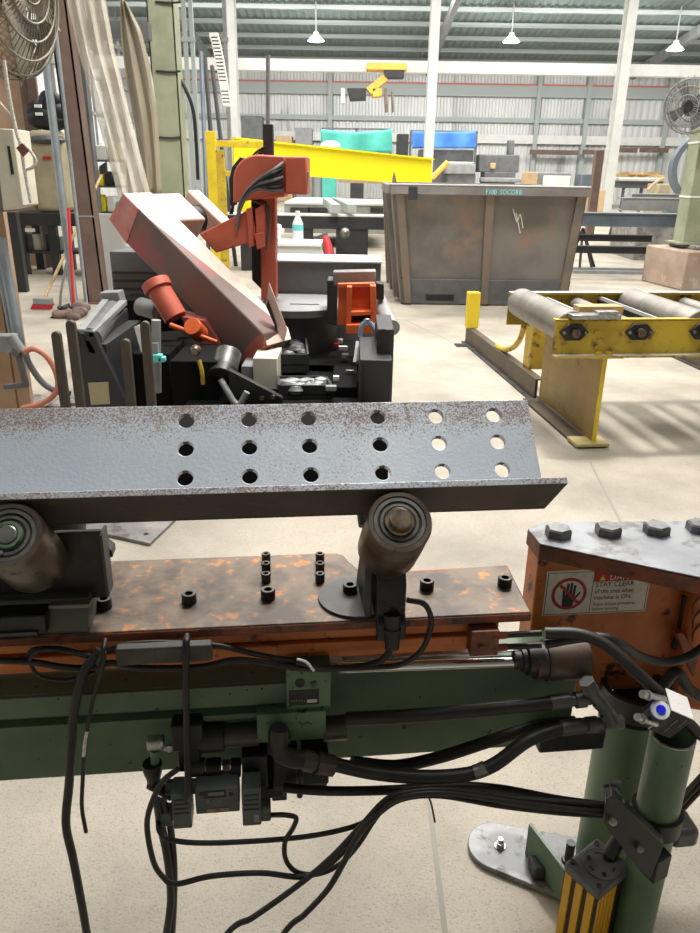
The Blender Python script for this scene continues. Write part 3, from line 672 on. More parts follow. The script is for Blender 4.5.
for a, d in ((-.8, -.72), (.75, -.78), (-.75, .7)):
    b = B(); q = KC + EX * (a * hx) + EY * (d * hy) + Z * CZ; b.lathe(q, Z, [(0, .0058), (.002, .0058), (.002, .003), (.0003, .0028)], 16); b.build('corner_screw', M['darksteel'], cap)
# black bracket
cb = thing('clamp_bracket', 'black slotted clamp bracket gripping the green tube post above the light curtain', 'bracket')
def P3(x, y, v): return aV(x, y, v)
b = B(); pp = [P3(606, 800, .93), P3(612, 795, .935), P3(664, 845, .93), P3(650, 880, .92), P3(632, 862, .92), P3(604, 824, .925)]
b.prism([pp[0], pp[1], pp[2], pp[3], pp[4], pp[5]], W(.008, .02, 0)); bp = b.build('front_plate', M['black'], cb, bevel=.002)
for x, y in ((613, 822), (640, 849)):
    b = B(); q = P3(x, y, .918); b.lathe(q, -V + Z * .4, [(-.004, .0065), (.002, .0065), (.0035, .004)], 16); b.build('button_screw', M['steel'], bp)
b = B(); b.pipe(W(tu, tv, cz - .01), W(tu, tv, cz + .028), TR + .008, TR + .0006, 36); b.build('collar', M['black'], cb)
b = B(); q = P3(616, 800, .95); b.obox(q + V * .012, U * .012, V * .022, Z * .004); b.obox(q + V * .03 + U * .012, U * .01, V * .004, Z * .011); b.obox(q + V * .03 - U * .006, U * .004, V * .004, Z * .011); b.build('slotted_rail', M['castgrey'], cb, bevel=.001)
b = B(); q = P3(679, 828, 1.02); b.obox(q, U * .026, V * .03, Z * .022); b.build('rear_pad', M['castgrey'], cb, bevel=.010)
b = B(); q = P3(655, 862, .955); b.obox(q, (U * .8 + V * .3) * .022, (V * .9 - U * .3) * .02, Z * .028); b.build('lower_jaw', M['black'], cb, bevel=.003)
b = B(); q = KC + EX * (hx * .35) + EY * (hy * .5) + Z * (CZ + .004); b.cyl(q - EX * .012, q + W(.03, .03, .045), .014, .014, 16); b.build('arm', M['black'], cb)
# sensor block and push fittings in the tube
sb = thing('sensor_block', 'small black sensor block with a white speckled top standing in the open tube post', 'sensor')
tA, tB, tC = aV(672, 710, .955), aV(693, 717, .955), aV(674, 690, .955)
axx = (tB - tA).normalized(); 
fv = W(-.22, -.93, -.22).normalized(); axx = (axx - fv * axx.dot(fv)).normalized(); dn = fv.cross(axx).normalized()
if dn.z > 0: dn = -dn
wB = (tB - tA).length; hB = .062; dB_ = .046
base = tA
def SB(a, h, d): return base + axx * (a * wB) + dn * (h * hB) - fv * (d * dB_)
b = B(); b.hexa([SB(0, 1, 0), SB(1, 1, 0), SB(1, 1, 1), SB(0, 1, 1), SB(0, .03, 0), SB(1, .03, 0), SB(1, .03, 1), SB(0, .03, 1)]); b.build('body', M['black'], sb, bevel=.001)
b = B(); b.hexa([SB(0, .03, 0), SB(1, .03, 0), SB(1, .03, 1), SB(0, .03, 1), SB(0, 0, 0), SB(1, 0, 0), SB(1, 0, 1), SB(0, 0, 1)]); M['specklewhite'] = mat('speckled_white', (232, 230, 226), c3=(120, 112, 104), s3=260, lo3=.62, hi3=.7); b.build('top_face', M['specklewhite'], sb)
b = B(); b.obox(SB(-.05, .5, .2), axx * .0012, dn * (hB * .46), fv * (dB_ * .25)); b.build('edge_strip', M['zinc'], sb)
b = B(); 
for a, h0, h1 in ((.52, .22, .56), (.56, .62, .86), (.80, .10, .50)): b.obox(SB(a, (h0 + h1) / 2, -.012), axx * (wB * .022), dn * (hB * (h1 - h0) / 2), fv * .0003)
b.build('printed_lines', M['greylabel'], sb)
text('lettering', 'COCOT', M['greylabel'], sb, SB(.30, .96, 0), -dn, -axx, .0095)
pf = thing('push_fitting', 'black push-in air fitting with a white and blue collar, beside the sensor block', 'air fitting')
c = aV(660.5, 710, .945); d_ = (CAM - c).normalized(); d_ = (Z * .75 - V * .62 - U * .12).normalized()
B().lathe(c - d_ * .055, d_, [(0, .0125), (.048, .0145), (.052, .0145)], 26).build('body', M['black'], pf)
B().lathe(c - d_ * .004, d_, [(0, .0158), (.0025, .0158)], 32).build('blue_rim', M['bluebtn'], pf)
B().lathe(c - d_ * .0015, d_, [(0, .0155), (.003, .015), (.0035, .008)], 32).build('white_collar', M['white'], pf)
B().lathe(c + d_ * .0015, d_, [(0, .0082), (.003, .0075)], 24).build('blue_centre', M['bluebtn'], pf)
for x0, y0, x1, y1, lab in ((642, 694, 664, 699, 'small silver elbow fitting above the blue push collar'), (637, 717, 656, 724, 'small silver plug fitting beside the blue push collar')):
    t = thing('silver_fitting', lab, 'air fitting')
    p, q = aV(x0, y0, .95), aV(x1, y1, .965); d = (q - p).normalized(); L = (q - p).length
    B().lathe(p, d, [(0, .0065), (.007, .0075), (.0075, .0045), (.012, .0045), (.0122, .0078), (.018, .0078), (.0182, .0055), (L, .0055)], 14).build('stem', M['zinc'], t)
    b = B(); b.lathe(p + d * .013, d, [(0, .0085), (.006, .0085)], 6); b.build('nut', M['zinc'], t, smooth=False)
M['valvegrey'] = mat('valve_grey', (92, 98, 96), (80, 86, 84), 20, .4, .6, .5)
# ---- valve bank under the beam
vb = thing('valve_bank', 'dark hydraulic valve bank with grey connectors hanging from the green beam', 'hydraulic valve')
VV = 1.075
b = B(); pbox(b, 257, 713, 326, 741, VV, .075); mn = b.build('manifold', M['greenlt'], vb, bevel=.002)
b = B(); pbox(b, 171, 726, 203, 752, VV, .05); b.build('end_coil', M['black'], vb, bevel=.004)
b = B(); pbox(b, 178, 748, 200, 772, VV + .01, .03); b.build('end_coil_stem', M['black'], vb, bevel=.003)
b = B(); b.cyl(aV(200, 738, VV + .022), aV(225, 736.5, VV + .022), .0265, n=34); b.build('black_sleeve', M['black'], vb, bevel=.002)
b = B(); b.cyl(aV(224, 735.5, VV + .022), aV(259, 733.5, VV + .022), .0215, n=34); M['brownsteel'] = mat('brown_grey_sleeve', (88, 80, 70), (70, 64, 56), 10, .4, .65, .4, .3); b.build('grey_sleeve', M['brownsteel'], vb)
b = B(); b.cyl(aV(323, 729, VV + .02), aV(346, 727, VV + .02), .0225, n=30); b.build('hose_sleeve', M['brownsteel'], vb)
for x0, x1, m in ((188, 206, 'brownsteel'), (206, 222, 'black'), (223, 231, 'brassy'), (231, 242, 'blackmetal')):
    b = B(); b.cyl(aV(x0, 767.5, VV + .015), aV(x1 - 1, 767, VV + .015), .017 if m != 'brassy' else .0135, n=24); b.build('spool_section', M[m], vb)
for x0, x1, y0, y1 in ((242, 268, 757, 789), (273, 298, 757, 788), (302, 329, 757, 785)):
    b = B(); pbox(b, x0, y0, x1, y1, VV, .055); blk = b.build('valve_block', M['black'], vb, bevel=.003)
    b = B(); pbox(b, x0 + 1, y1 - 1, x1 - 2, y1 + 2.4, VV + .001, .03); b.build('block_edge', M['brownsteel'], blk, bevel=.0006)
for x in (270.5, 299.8):
    b = B(); b.cyl(aV(x, 757, VV + .03), aV(x, 796, VV + .03), .006, n=14); b.build('tie_rod', M['blackmetal'], vb)
b = B(); pbox(b, 246, 789, 284, 799, VV + .01, .04); b.build('lower_plate', M['black'], vb, bevel=.002)
b = B(); pbox(b, 272, 795, 287, 801, VV + .02, .03); b.build('lower_lug', M['black'], vb, bevel=.002)
# elbow with its nuts
el = B(); el.tube([aV(279, 728, VV - .03), aV(278, 740, VV - .034), aV(280, 752, VV - .034), aV(292, 758, VV - .034), aV(305, 760, VV - .034)], .0165, 18); el.build('elbow', M['blackmetal'], vb)
b = B(); b.lathe(aV(279, 731, VV - .002), -V, [(0, .02), (.03, .02)], 6); b.build('elbow_base', M['blackmetal'], vb, bevel=.002)
b = B(); b.lathe(aV(303, 760, VV - .034), aV(345, 768, VV - .034) - aV(303, 760, VV - .034), [(0, .0185), (.02, .0185), (.0205, .014), (.026, .014), (.0265, .0195), (.058, .0185)], 8); b.build('elbow_nut', M['brownsteel'], vb)
# grey pilot valve
b = B(); ua, ub = aV(195, 793, VV - .03).dot(U), aV(239, 793, VV - .03).dot(U)
zt, zm, zb = aV(216, 777, VV - .03).z, aV(216, 789, VV - .03).z, aV(216, 811, VV - .03).z
b.prism([W(ua, v, z) for v, z in ((VV - .035, zb), (VV - .035, zm), (VV - .028, zm + .004), (VV + .012, zm + .004), (VV + .012, zb))], U * (ub - ua)); pv_ = b.build('pilot_valve', M['valvegrey'], vb, bevel=.002)
b = B(); pbox(b, 203, 791, 226, 798, VV - .0362, .001); b.build('name_label', M['black'], pv_)
b = B(); pbox(b, 208, 792.5, 224, 795.5, VV - .0368, .0005); b.build('label_line', M['greylabel'], pv_)
text('lettering', 'A.CV', M['greylabel'], pv_, aV(206, 804, VV - .0358), U, Z, .013)
b = B(); pbox(b, 207, 808.5, 229, 812, VV - .0362, .001); b.build('tan_label', M['brassy'], pv_)
for x in (201, 231):
    b = B(); b.lathe(aV(x, 794, VV - .035), -V, [(0, .0045), (.0015, .004)], 12); b.build('screw', M['black'], pv_)
b = B(); b.cyl(aV(166, 787, VV - .008), aV(196, 786, VV - .008), .0135, n=26); b.build('solenoid_tube', M['valvegrey'], vb)
def connector(x0, y0, x1, y1, glx0, glx1, gly):
    v = VV - .05
    b = B(); pbox(b, x0, y0, x1, y1, v, .045); c = b.build('connector', M['valvegrey'], vb, bevel=.0025)
    for k in range(4):
        b = B(); yy = y0 + (y1 - y0) * (.14 + .13 * k); pbox(b, x0 + 2, yy, x1 - 2, yy + 1.2, v - .0008, .002); b.build('rib', M['black'], c)
    b = B(); pbox(b, min(glx0, glx1), gly - 7, max(glx0, glx1), gly + 7, v + .008, .025); b.build('gland', M['valvegrey'], c, bevel=.003)
    return c
connector(172, 795, 191, 829, 159, 172, 820); c2 = connector(242, 790, 261, 826, 261, 271, 815)
b = B(); b.lathe(aV(244.5, 817, VV - .05), -V, [(0, .0018), (.001, .0015)], 8); b.build('brass_screw', M['brassy'], c2)
b = B(); pbox(b, 254, 815, 259, 822, VV - .0512, .001); b.build('clip_mark', M['grey'], c2)
# breather with zinc cap at the side of the bank
br_ = thing('breather_elbow', 'black elbow with a pale metal cap beside the valve bank', 'pipe fitting')
b = B(); pts = [aV(146, 744, VV), aV(160, 742, VV)]; pbox(b, 146, 742, 164, 752, VV, .022); b.build('cap', M['zinc'], br_, bevel=.005)
B().cyl(aV(155, 750, VV + .011), aV(155, 766, VV + .011), .008, n=16).build('stem', M['greenlt'], br_)
B().lathe(aV(164, 748, VV + .01), U, [(0, .0055), (.006, .0055), (.0062, .008), (.012, .008), (.0122, .005), (.018, .005)], 6).build('cap_bolt', M['zinc'], br_)
b = B(); b.lathe(aV(152, 763, VV + .01), -Z, [(0, .017), (.006, .0185), (.022, .016), (.034, .0125), (.04, .0125)], 24); b.build('elbow', M['blackmetal'], br_)
b = B(); b.cyl(aV(150, 783, VV + .01), aV(172, 795, VV + .01), .011, n=18); b.build('outlet', M['charcoal'], br_)

# ---- hoses
def hose(pts, r, lab, m='hose', ends=()):
    t = thing('hydraulic_hose', lab, 'hose')
    b = B(); b.tube([aV(*p) for p in pts], r, 14, 8); b.build('hose', M[m], t)
    for (x0, y0, x1, y1, v, prof) in ends:
        p, q = aV(x0, y0, v), aV(x1, y1, v); L = (q - p).length
        B().lathe(p, q - p, [(a * L, rr) for a, rr in prof], 16).build('ferrule', M['castgrey'], t)
    return t
FER = [(0, .0145), (.45, .0145), (.46, .011), (.56, .011), (.57, .0150), (.8, .0150), (.81, .0115), (1, .0115)]
hose([(346, 719, 1.085), (400, 716.5, 1.075), (470, 711, 1.07), (556, 702.5, 1.07)], .0125, 'straight black hydraulic hose crossing the green beam, upper of the pair', ends=[(550, 703, 594, 698, 1.07, FER)])
hose([(333, 764, 1.04), (375, 773, 1.03), (425, 777, 1.02), (468, 774, 1.02), (495, 764, 1.025), (525, 742, 1.04), (548, 732, 1.05), (566, 727, 1.055)], .0125, 'bent black hydraulic hose below the beam with a pale scuffed spot', ends=[(561, 728, 606, 723, 1.055, FER)])
hose([(352, 762, 1.08), (395, 766, 1.09), (440, 757, 1.09), (490, 741, 1.085), (535, 727, 1.08), (575, 722, 1.08)], .0115, 'black hydraulic hose passing behind the bent hose under the beam')
b = B(); b.tube([aV(x, y, 1.0195) for x, y in ((474, 772.5), (480, 770.5), (486, 767.5))], .0131, 14); oneobj('tape_wrap', b, 'steel', 'pale scuffed sleeve on the bent black hose', 'hose sleeve')
te = thing('tee_fitting', 'grey steel elbow and tee fittings joining the two hoses beside the green post', 'pipe fitting')
b = B(); b.tube([aV(588, 684, 1.06), aV(594, 694, 1.055), aV(602, 703, 1.05), aV(610, 716, 1.05), aV(613, 724, 1.05)], .0125, 14); b.build('tee_body', M['castgrey'], te)
for x, y, dx, dy in ((586, 681, 6, 11), (598, 700, 8, 8), (606, 712, 5, 9)):
    p, q = aV(x, y, 1.055), aV(x + dx, y + dy, 1.052); B().lathe(p, q - p, [(0, .0155), ((q - p).length, .0155)], 6).build('nut', M['castgrey'], te, bevel=.001)
b = B(); b.cyl(aV(604, 723, 1.05), aV(622, 722, 1.05), .014, n=6); b.build('nut', M['castgrey'], te)
b = B(); pbox(b, 540, 735, 606, 752, 1.10, .05); oneobj('mount_block', b, 'black', 'dark mounting block at the beam end below the hose fittings', 'mounting block', bevel=.006)

# ---- cables
def cable(name, pts, v, r, lab, m='cable', cat='cable', group=None): 
    b = B(); b.tube([aV(p[0], p[1], p[2] if len(p) > 2 else v) for p in pts], r, 10, 6); return oneobj(name, b, m, lab, cat, group)
cable('power_cable', [(100, 650, 1.07), (92, 660, 1.065), (83, 674, 1.06), (74, 712), (71, 750), (69, 785), (66, 824), (73, 858), (81, 900), (88, 940), (96, 985), (112, 1080), (150, 1200)], 1.055, .0078, 'thick black cable hanging to the floor at the left of the beam')
cable('cable_tie', [(104, 652), (102, 668), (92, 704), (85, 745), (82.5, 785), (82, 808), (86, 832)], 1.05, .0036, 'long thin black cable tie tail hanging beside the thick cable', cat='cable tie')
b = B(); b.tube([aV(x, y, 1.048) for x, y in ((87, 731), (85, 742), (83.5, 756))], .0030, 8); oneobj('tie_glint', b, 'zinc', 'pale streak standing for the glint on the hanging cable tie', 'glint')  # pale tube laid on the tie as its highlight
cable('drop_cable', [(187, 636, 1.085), (186, 648, 1.055), (186, 690), (187, 740), (188, 788, 1.02), (186, 800, 1.02)], 1.05, .0058, 'black cable dropping from the rail straight to the grey left connector')
cable('loop_cable', [(178, 769), (164, 780), (154, 797), (147, 824), (153, 860), (163, 877), (176, 884), (212, 876), (261, 873), (300, 877), (322, 870), (345, 850), (370, 818), (388, 800), (420, 791), (470, 795), (530, 806), (607, 812)], 1.0, .0050, 'black cable looping left below the valve bank and across to the post')
cable('connector_cable', [(271, 815, 1.04), (286, 815), (296, 818), (293, 828), (285, 842), (286, 860), (297, 872), (318, 874), (340, 864), (358, 845), (378, 815), (396, 797), (430, 789), (480, 793), (540, 802), (607, 806)], 1.01, .0046, 'black cable curling down from the small right connector')
cable('left_connector_cable', [(158, 820, 1.04), (160, 832), (171, 840), (212, 843), (294, 838), (345, 829), (372, 818), (400, 800), (440, 796), (500, 806), (560, 813), (607, 816)], 1.02, .0048, 'black cable running level from the left connector to the bundle')
cable('floor_cable', [(120, 1250, 1.0), (168, 1020, .99), (225, 936), (252, 918), (278, 900), (310, 876), (336, 853), (362, 825), (386, 800), (408, 792), (450, 790), (520, 799), (606, 805)], .985, .0055, 'black cable slanting down to the lower edge, left of the two')
cable('floor_cable', [(190, 1250, .99), (232, 1020, .98), (282, 936), (305, 914), (328, 889), (344, 862), (358, 835), (380, 812), (402, 797), (445, 793), (520, 803), (606, 813)], .975, .0055, 'black cable slanting down to the lower edge, right of the two')
cable('thin_wire', [(426, 792), (431, 803), (435, 822)], 1.0, .0018, 'thin wire end hanging from the cable bundle', cat='wire')
cable('flat_cable', [(157, 800, 1.03), (161, 825), (168, 860), (171, 900), (166, 940), (163, 985), (165, 1100), (185, 1220)], 1.045, .0078, 'black cable dropping from the breather to the floor, outer of the pair')
cable('flat_cable', [(163, 800, 1.03), (170, 825), (174, 862), (174, 900), (172, 940), (170, 985), (172, 1100), (190, 1220)], 1.05, .0062, 'black cable dropping from the breather to the floor, inner of the pair')
cable('thick_lead', [(284, 788, 1.06), (330, 791), (390, 790), (450, 786), (500, 789), (560, 800), (606, 806)], 1.04, .0085, 'thick black lead running level under the beam to the post')
cable('rail_cable', [(-40, 659), (30, 662), (62, 667), (90, 668), (112, 663), (140, 668), (200, 667), (240, 660), (300, 668), (345, 668), (378, 662), (392, 648)], 1.075, .0058, 'black cable tucked along the orange rail up to the roller gland')
cable('rail_cable', [(-40, 661), (20, 660), (34, 650), (60, 649), (96, 657), (112, 648), (150, 643), (212, 645), (260, 655), (300, 662)], 1.082, .0050, 'thin black cable waving along the orange rail at the left')
cable('loop_wire', [(104, 658), (70, 652), (42, 650), (30, 660), (40, 676), (68, 680), (95, 672)], 1.073, .0032, 'thin black loop of wire on the orange rail')
cable('sensor_lead', [(407, 600), (424, 604), (431, 618), (429, 634), (420, 652), (402, 664), (380, 667), (330, 668), (296, 662)], 1.072, .0050, 'black lead looping out of the middle roller bracket')
b = B(); pbox(b, 115, 648, 212, 664, 1.06, .02); oneobj('cable_sleeve', b, 'braid', 'grey flat sleeve round the cables under the rail', 'cable sleeve', bevel=.003)
cable('zip_tie', [(105, 640, 1.08), (103, 650), (98, 664)], 1.05, .0042, 'black zip tie round the cables at the left of the grey sleeve', cat='cable tie')
cable('white_wire', [(297, 659), (306, 662), (314, 671)], 1.055, .0022, 'short white wire end beside the end block', m='white', cat='wire')
for i, (dy, dv) in enumerate(((0, 0), (7, .01), (14, .02))):
    cable('post_cable', [(640, 842 + dy, 1.10), (668, 812 + dy, 1.10), (688, 790 + dy, 1.09), (712, 764 + dy, 1.08)], 1.1, .0048, ['grey cable rising to the right edge behind the tube post, top of three', 'grey cable rising to the right edge behind the tube post, middle of three', 'grey cable rising to the right edge behind the tube post, lowest of three'][i], m='braid')
cable('curved_pipe', [(660, 690, 1.12), (676, 672, 1.12), (690, 690, 1.12), (715, 705, 1.12)], 1.12, .011, 'black pipe bending to the right edge behind the sensor block', m='hose', cat='pipe')
cable('curved_pipe', [(680, 712, 1.10), (700, 735, 1.10), (720, 748, 1.1)], 1.1, .010, 'black pipe at the right edge below the other, behind the sensor block', m='hose', cat='pipe')

# steel plate lying on the floor behind the line
fp2 = thing('floor_plate', 'flat steel plate with one hole lying on the floor behind the rail', 'steel plate')
b = B(); q = [aZ(x, y, .002) for x, y in ((60, 512), (184, 513), (150, 546), (40, 522))]; b.prism(q, Z * .014); b.build('plate', M['stone'], fp2, bevel=.002)
b = B(); c = aZ(146, 534, .0165); b.lathe(c, Z, [(0, .011), (.0006, .011)], 20); b.build('hole', M['black'], fp2)
# ================================================================== band saw
sw = thing('band_saw', 'tilting band saw with a long faded red bow, behind the steel angle', 'band saw')
def part(bu, name, m, bevel=.006, par=None, **k): return bu.build(name, M[m], par or sw, bevel=bevel, **k)
P1, P2 = aY(139, 209.5, 5.05), aY(263, 334, 4.5)
ll = (P2 - P1); LL = ll.length; ll.normalize()
tt = ll.cross(Z).normalized(); tt = tt if tt.y > 0 else -tt
wv = tt.cross(ll).normalized(); wv = wv if wv.z < 0 else -wv
BW, BT = .262, .24
def bowp(l, w, t): return P1 + ll * l + wv * w + tt * t
e = .10
sec = [(0, 0), (LL, 0), (LL + .13, .055), (LL + .08, .19), (LL - .04, BW), (-.005, BW), (-.085, BW * .62), (-.10, 0)]
b = B()
b.prism([bowp(0, 0, 0), bowp(LL, 0, 0), bowp(LL + .05, .06, 0), bowp(LL + .04, .2, 0), bowp(LL - .04, BW, 0), bowp(0, BW, 0), bowp(-.205, BW * .86, .004), bowp(-.165, 0, .004)], tt * BT)
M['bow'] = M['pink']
bo = b.build('bow', M['pinkshade'], sw, bevel=.008)
b = B(); b.prism([bowp(-.005, -.0025, .002), bowp(LL + .005, -.0025, .004), bowp(LL + .06, .04, .004), bowp(LL + .06, .04, BT), bowp(LL, -.0025, BT), bowp(-.17, -.0025, BT), bowp(-.165, -.0025, .004)], wv * .004); part(b, 'bow_top', 'pink', .001, bo)  # paler sheet over the bow, light from above put into its colour
b = B(); b.prism([bowp(LL + .052, .058, -.001), bowp(LL + .042, .2, -.001), bowp(LL - .04, BW + .001, -.001), bowp(LL - .06, BW * .6, -.002), bowp(LL - .01, .002, -.002)], tt * (BT * .5)); M['darkred'] = mat('dark_red_end', (168, 92, 82), (150, 80, 74), 4, .4, .7, .5); part(b, 'nose', 'darkred', .003, bo)
b = B(); b.prism([bowp(-.003, -.001, -.003), bowp(.0, BW + .001, -.003), bowp(-.206, BW * .86, -.001), bowp(-.166, -.001, -.001)], tt * .02); M['redend'] = mat('rubbed_red_end', (206, 146, 138), (196, 108, 106), 5, .4, .65, .5); part(b, 'tail_plate', 'redend', .002, bo)
# drive cover behind the bow
b = B(); b.prism([bowp(-.17, .004, BT + .004), bowp(.12, .004, BT + .004), bowp(.12, .2, BT + .004), bowp(-.14, .2, BT + .004)], tt * .26); part(b, 'drive_cover', 'pink', .012)
b = B(); b.prism([bowp(-.20, .0, BT + .36), bowp(.22, .0, BT + .36), bowp(.22, .14, BT + .36), bowp(-.18, .14, BT + .36)], tt * .12); part(b, 'motor_cover', 'pink', .012)
b = B(); b.cyl(bowp(-.02, .12, BT + .26), bowp(-.02, .12, BT + .365), .10, n=24); part(b, 'motor_neck', 'black', 0)
# red arm and upright
Ya = 5.15
def yb(x0, y0, x1, y1, Yf, dep, b=None):
    b = b or B(); p, q = aY(x0, y1, Yf), aY(x1, y0, Yf); c = aY((x0 + x1) / 2, (y0 + y1) / 2, Yf); lx = (aY(x1, (y0 + y1) / 2, Yf) - aY(x0, (y0 + y1) / 2, Yf)).x / 2
    zt, zb = aY((x0 + x1) / 2, y0, Yf).z, aY((x0 + x1) / 2, y1, Yf).z
    return b.box(c.x - lx, c.x + lx, Yf, Yf + dep, zb, zt)
def yq(pts, Yf, dep, b=None): return (b or B()).prism([aY(x, y, Yf) for x, y in pts], Vector((0, dep, 0)))
part(yq([(199, 234), (246, 211), (252, 213), (258, 240), (216, 253)], Ya, .12), 'lift_arm', 'red', .008)
part(yq([(246, 209), (252, 207), (254, 246), (249, 248)], Ya - .03, .14), 'arm_flange', 'red', .004)
part(yq([(255, 209), (264, 204), (265, 242), (257, 246)], Ya - .02, .12), 'clamp_flange', 'red', .004)
part(yq([(255, 234), (264, 232), (264, 247), (257, 250)], Ya - .05, .06), 'clamp_foot', 'red', .004)
part(yq([(251, 196), (262, 194), (262, 290), (252, 280)], Ya + .16, .10), 'guide_bar', 'charcoal', .004)
part(yq([(260, 193), (275, 193), (276, 300), (261, 300)], Ya + .1, .16), 'upright', 'red', .008)
part(yb(263, 124, 273, 158, Ya + .14, .07), 'scale_bar', 'charcoal', .003)
b = B(); b.cyl(aY(268, 126, Ya + .17), aY(268, 55, Ya + .17), .014, n=12); part(b, 'mast_pipe', 'grey', 0)
dsh = [(285, 156), (258, 154.5)] + [(258 - 25 * math.sin(a), 179 - 24.5 * math.cos(a)) for a in [PI / 2 * k / 8 for k in range(1, 9)]] + [(233, 203), (252, 200), (285, 197)]
tc_ = part(yq(dsh, Ya - .02, .3), 'top_cover', 'red', .01)
part(yq([(285, 156.5), (307, 156), (307, 195), (285, 194)], Ya - .06, .34), 'junction_box', 'red', .012)
part(yq([(233, 178), (236, 168), (243, 158), (240, 157), (232, 167), (229, 180), (230, 206), (233, 206)], Ya + .02, .2), 'cover_rim', 'charcoal', .002)
for k in range(7):
    b = B(); b.tube([aY(283, 163 + k * 4.6, Ya - .05), aY(272, 171 + k * 3.2, Ya - .10 - .01 * (k % 2)), aY(258, 180 + k * 1.5, Ya - .08), aY(248, 190 + k * .8, Ya - .07), aY(240, 204 + k, Ya - .05), aY(237, 224 + k, Ya - .02)], .011, 8); part(b, 'hose', 'black' if k % 3 else 'midgrey', 0)
for k in range(3):
    b = B(); b.tube([aY(232 - k, 214, Ya + .1), aY(238 + k, 185, Ya + .1), aY(252, 163 - 3 * k, Ya + .12), aY(266, 150 - 2 * k, Ya + .12)], .007, 7); part(b, 'thin_hose', 'black', 0)
for k in range(3):
    b = B(); b.tube([aY(252 + 4 * k, 200, Ya + .08), aY(262 + 3 * k, 205, Ya + .02), aY(268 + k, 218, Ya + .02), aY(267, 240 + 5 * k, Ya + .04)], .008, 7); part(b, 'cover_hose', 'brown', 0)
part(yq([(305, 170), (309, 172), (308, 186), (305, 188)], Ya - .03, .05), 'cable_gland', 'grey', .003)
# blade guard plate standing at the nose
part(yq([(269, 283), (287, 330), (284, 342), (280, 338), (266, 304)], 4.62, .03), 'blade_guard', 'pink', .003)
part(yq([(266, 306), (277, 331), (277, 326), (268, 300)], 4.6, .04), 'guard_gap', 'black', 0)
# orange actuator and capstan handle under the bow
b = B(); b.cyl(aY(158, 288, 4.75), aY(176, 318, 4.7), .075, n=20); part(b, 'actuator', 'red', .004)
b = B(); b.cyl(aY(155, 282, 4.76), aY(159, 290, 4.74), .09, n=20); part(b, 'actuator_head', 'red', .004)
b = B(); b.cyl(aY(170, 325, 4.55), aY(217, 342, 4.5), .016, .012, n=10); part(b, 'handle_bar', 'orangebr', 0)
b = B(); b.cyl(aY(192, 326, 4.5), aY(200, 334, 4.6), .055, n=16); part(b, 'handle_hub', 'orangebr', .004)
part(yq([(180, 316), (205, 320), (222, 345), (200, 345)], 4.68, .2), 'hub_bracket', 'darkred', .006)
b = B(); b.cyl(aY(229, 352, 4.2), aY(224, 372, 4.1), .072, n=26); part(b, 'feed_roller', 'steel', .006)
b = B(); b.cyl(aY(224, 371, 4.11), aY(221, 379, 4.05), .080, n=26); part(b, 'roller_flange', 'blackmetal', .004)
b = B(); b.tube([aY(221, 380, 4.02), aY(228, 392, 3.98), aY(234, 402, 3.96), aY(240, 404, 3.95), aY(247, 392, 3.95)], .018, 10); part(b, 'grey_pipe', 'grey', 0)
part(yq([(229, 370), (282, 398), (284, 412), (229, 412)], 4.0, .05), 'side_plate', 'blackmetal', .003)
for x, y in ((262, 398), (273, 397)):
    b = B(); b.lathe(aY(x, y, 4.0), -Y, [(0, .014), (.01, .012)], 10); part(b, 'plate_bolt', 'steel', 0)
# bed
def fbox(x0, x1, Yf, Yb, zb, zt, name, m, bevel=.006, par=None):
    """box on the saw bed between two sight columns at distance Yf"""
    a, c = aY(x0, 340, Yf).x, aY(x1, 340, Yf).x; return part(B().box(a, c, Yf, Yb, zb, zt), name, m, bevel, par)
fbox(118, 200, 5.6, 6.0, 0, aY(150, 252, 5.6).z, 'coolant_tank', 'midgrey')
for k in range(5): fbox(119, 199, 5.585, 5.6, .55 + .06 * k, .565 + .06 * k, 'tank_rib', 'charcoal', 0)
fbox(270, 379, 5.7, 6.1, 0, aY(330, 262, 5.7).z, 'bed_guard', 'midgrey')
fbox(269, 380, 5.66, 6.14, aY(330, 262, 5.7).z, aY(330, 262, 5.7).z + .012, 'guard_lip', 'wall', .002)
fbox(150, 380, 4.75, 5.55, 0, .34, 'bed', 'mattblack')
fbox(131, 168, 4.3, 4.7, 0, .5, 'side_cabinet', 'mattblack')
fbox(168, 216, 4.05, 4.45, 0, .52, 'chip_bin', 'mattblack')
b = B(); b.lathe(aY(196, 350, 4.04), -Y, [(0, .03), (.03, .03), (.04, .02)], 18); part(b, 'brass_knob', 'brassy', 0)
b = B(); b.tube([aY(199, 360, 4.03), aY(202, 372, 4.02), aY(203, 384, 4.03)], .012, 8); part(b, 'yellow_lead', 'yelworn', 0)
b = B(); c = aY(296, 305, 5.35); b.lathe(Vector((c.x, 5.35, c.z - .03)), Z, [(0, .36), (.05, .38), (.06, .36)], 40); part(b, 'turntable', 'grey', 0)
b = B(); b.cyl(Vector((c.x, 5.35, .3)), Vector((c.x, 5.35, c.z - .03)), .3, n=30); part(b, 'turntable_base', 'charcoal', 0)
for dx in (.02, .12):
    b = B(); b.obox(Vector((c.x + dx, 5.2, c.z + .031)), X * .05, Y * .015, Z * .001); part(b, 'table_slot', 'black', 0)
fbox(158, 393, 3.5, 4.9, 0, .30, 'plinth', 'mattblack')
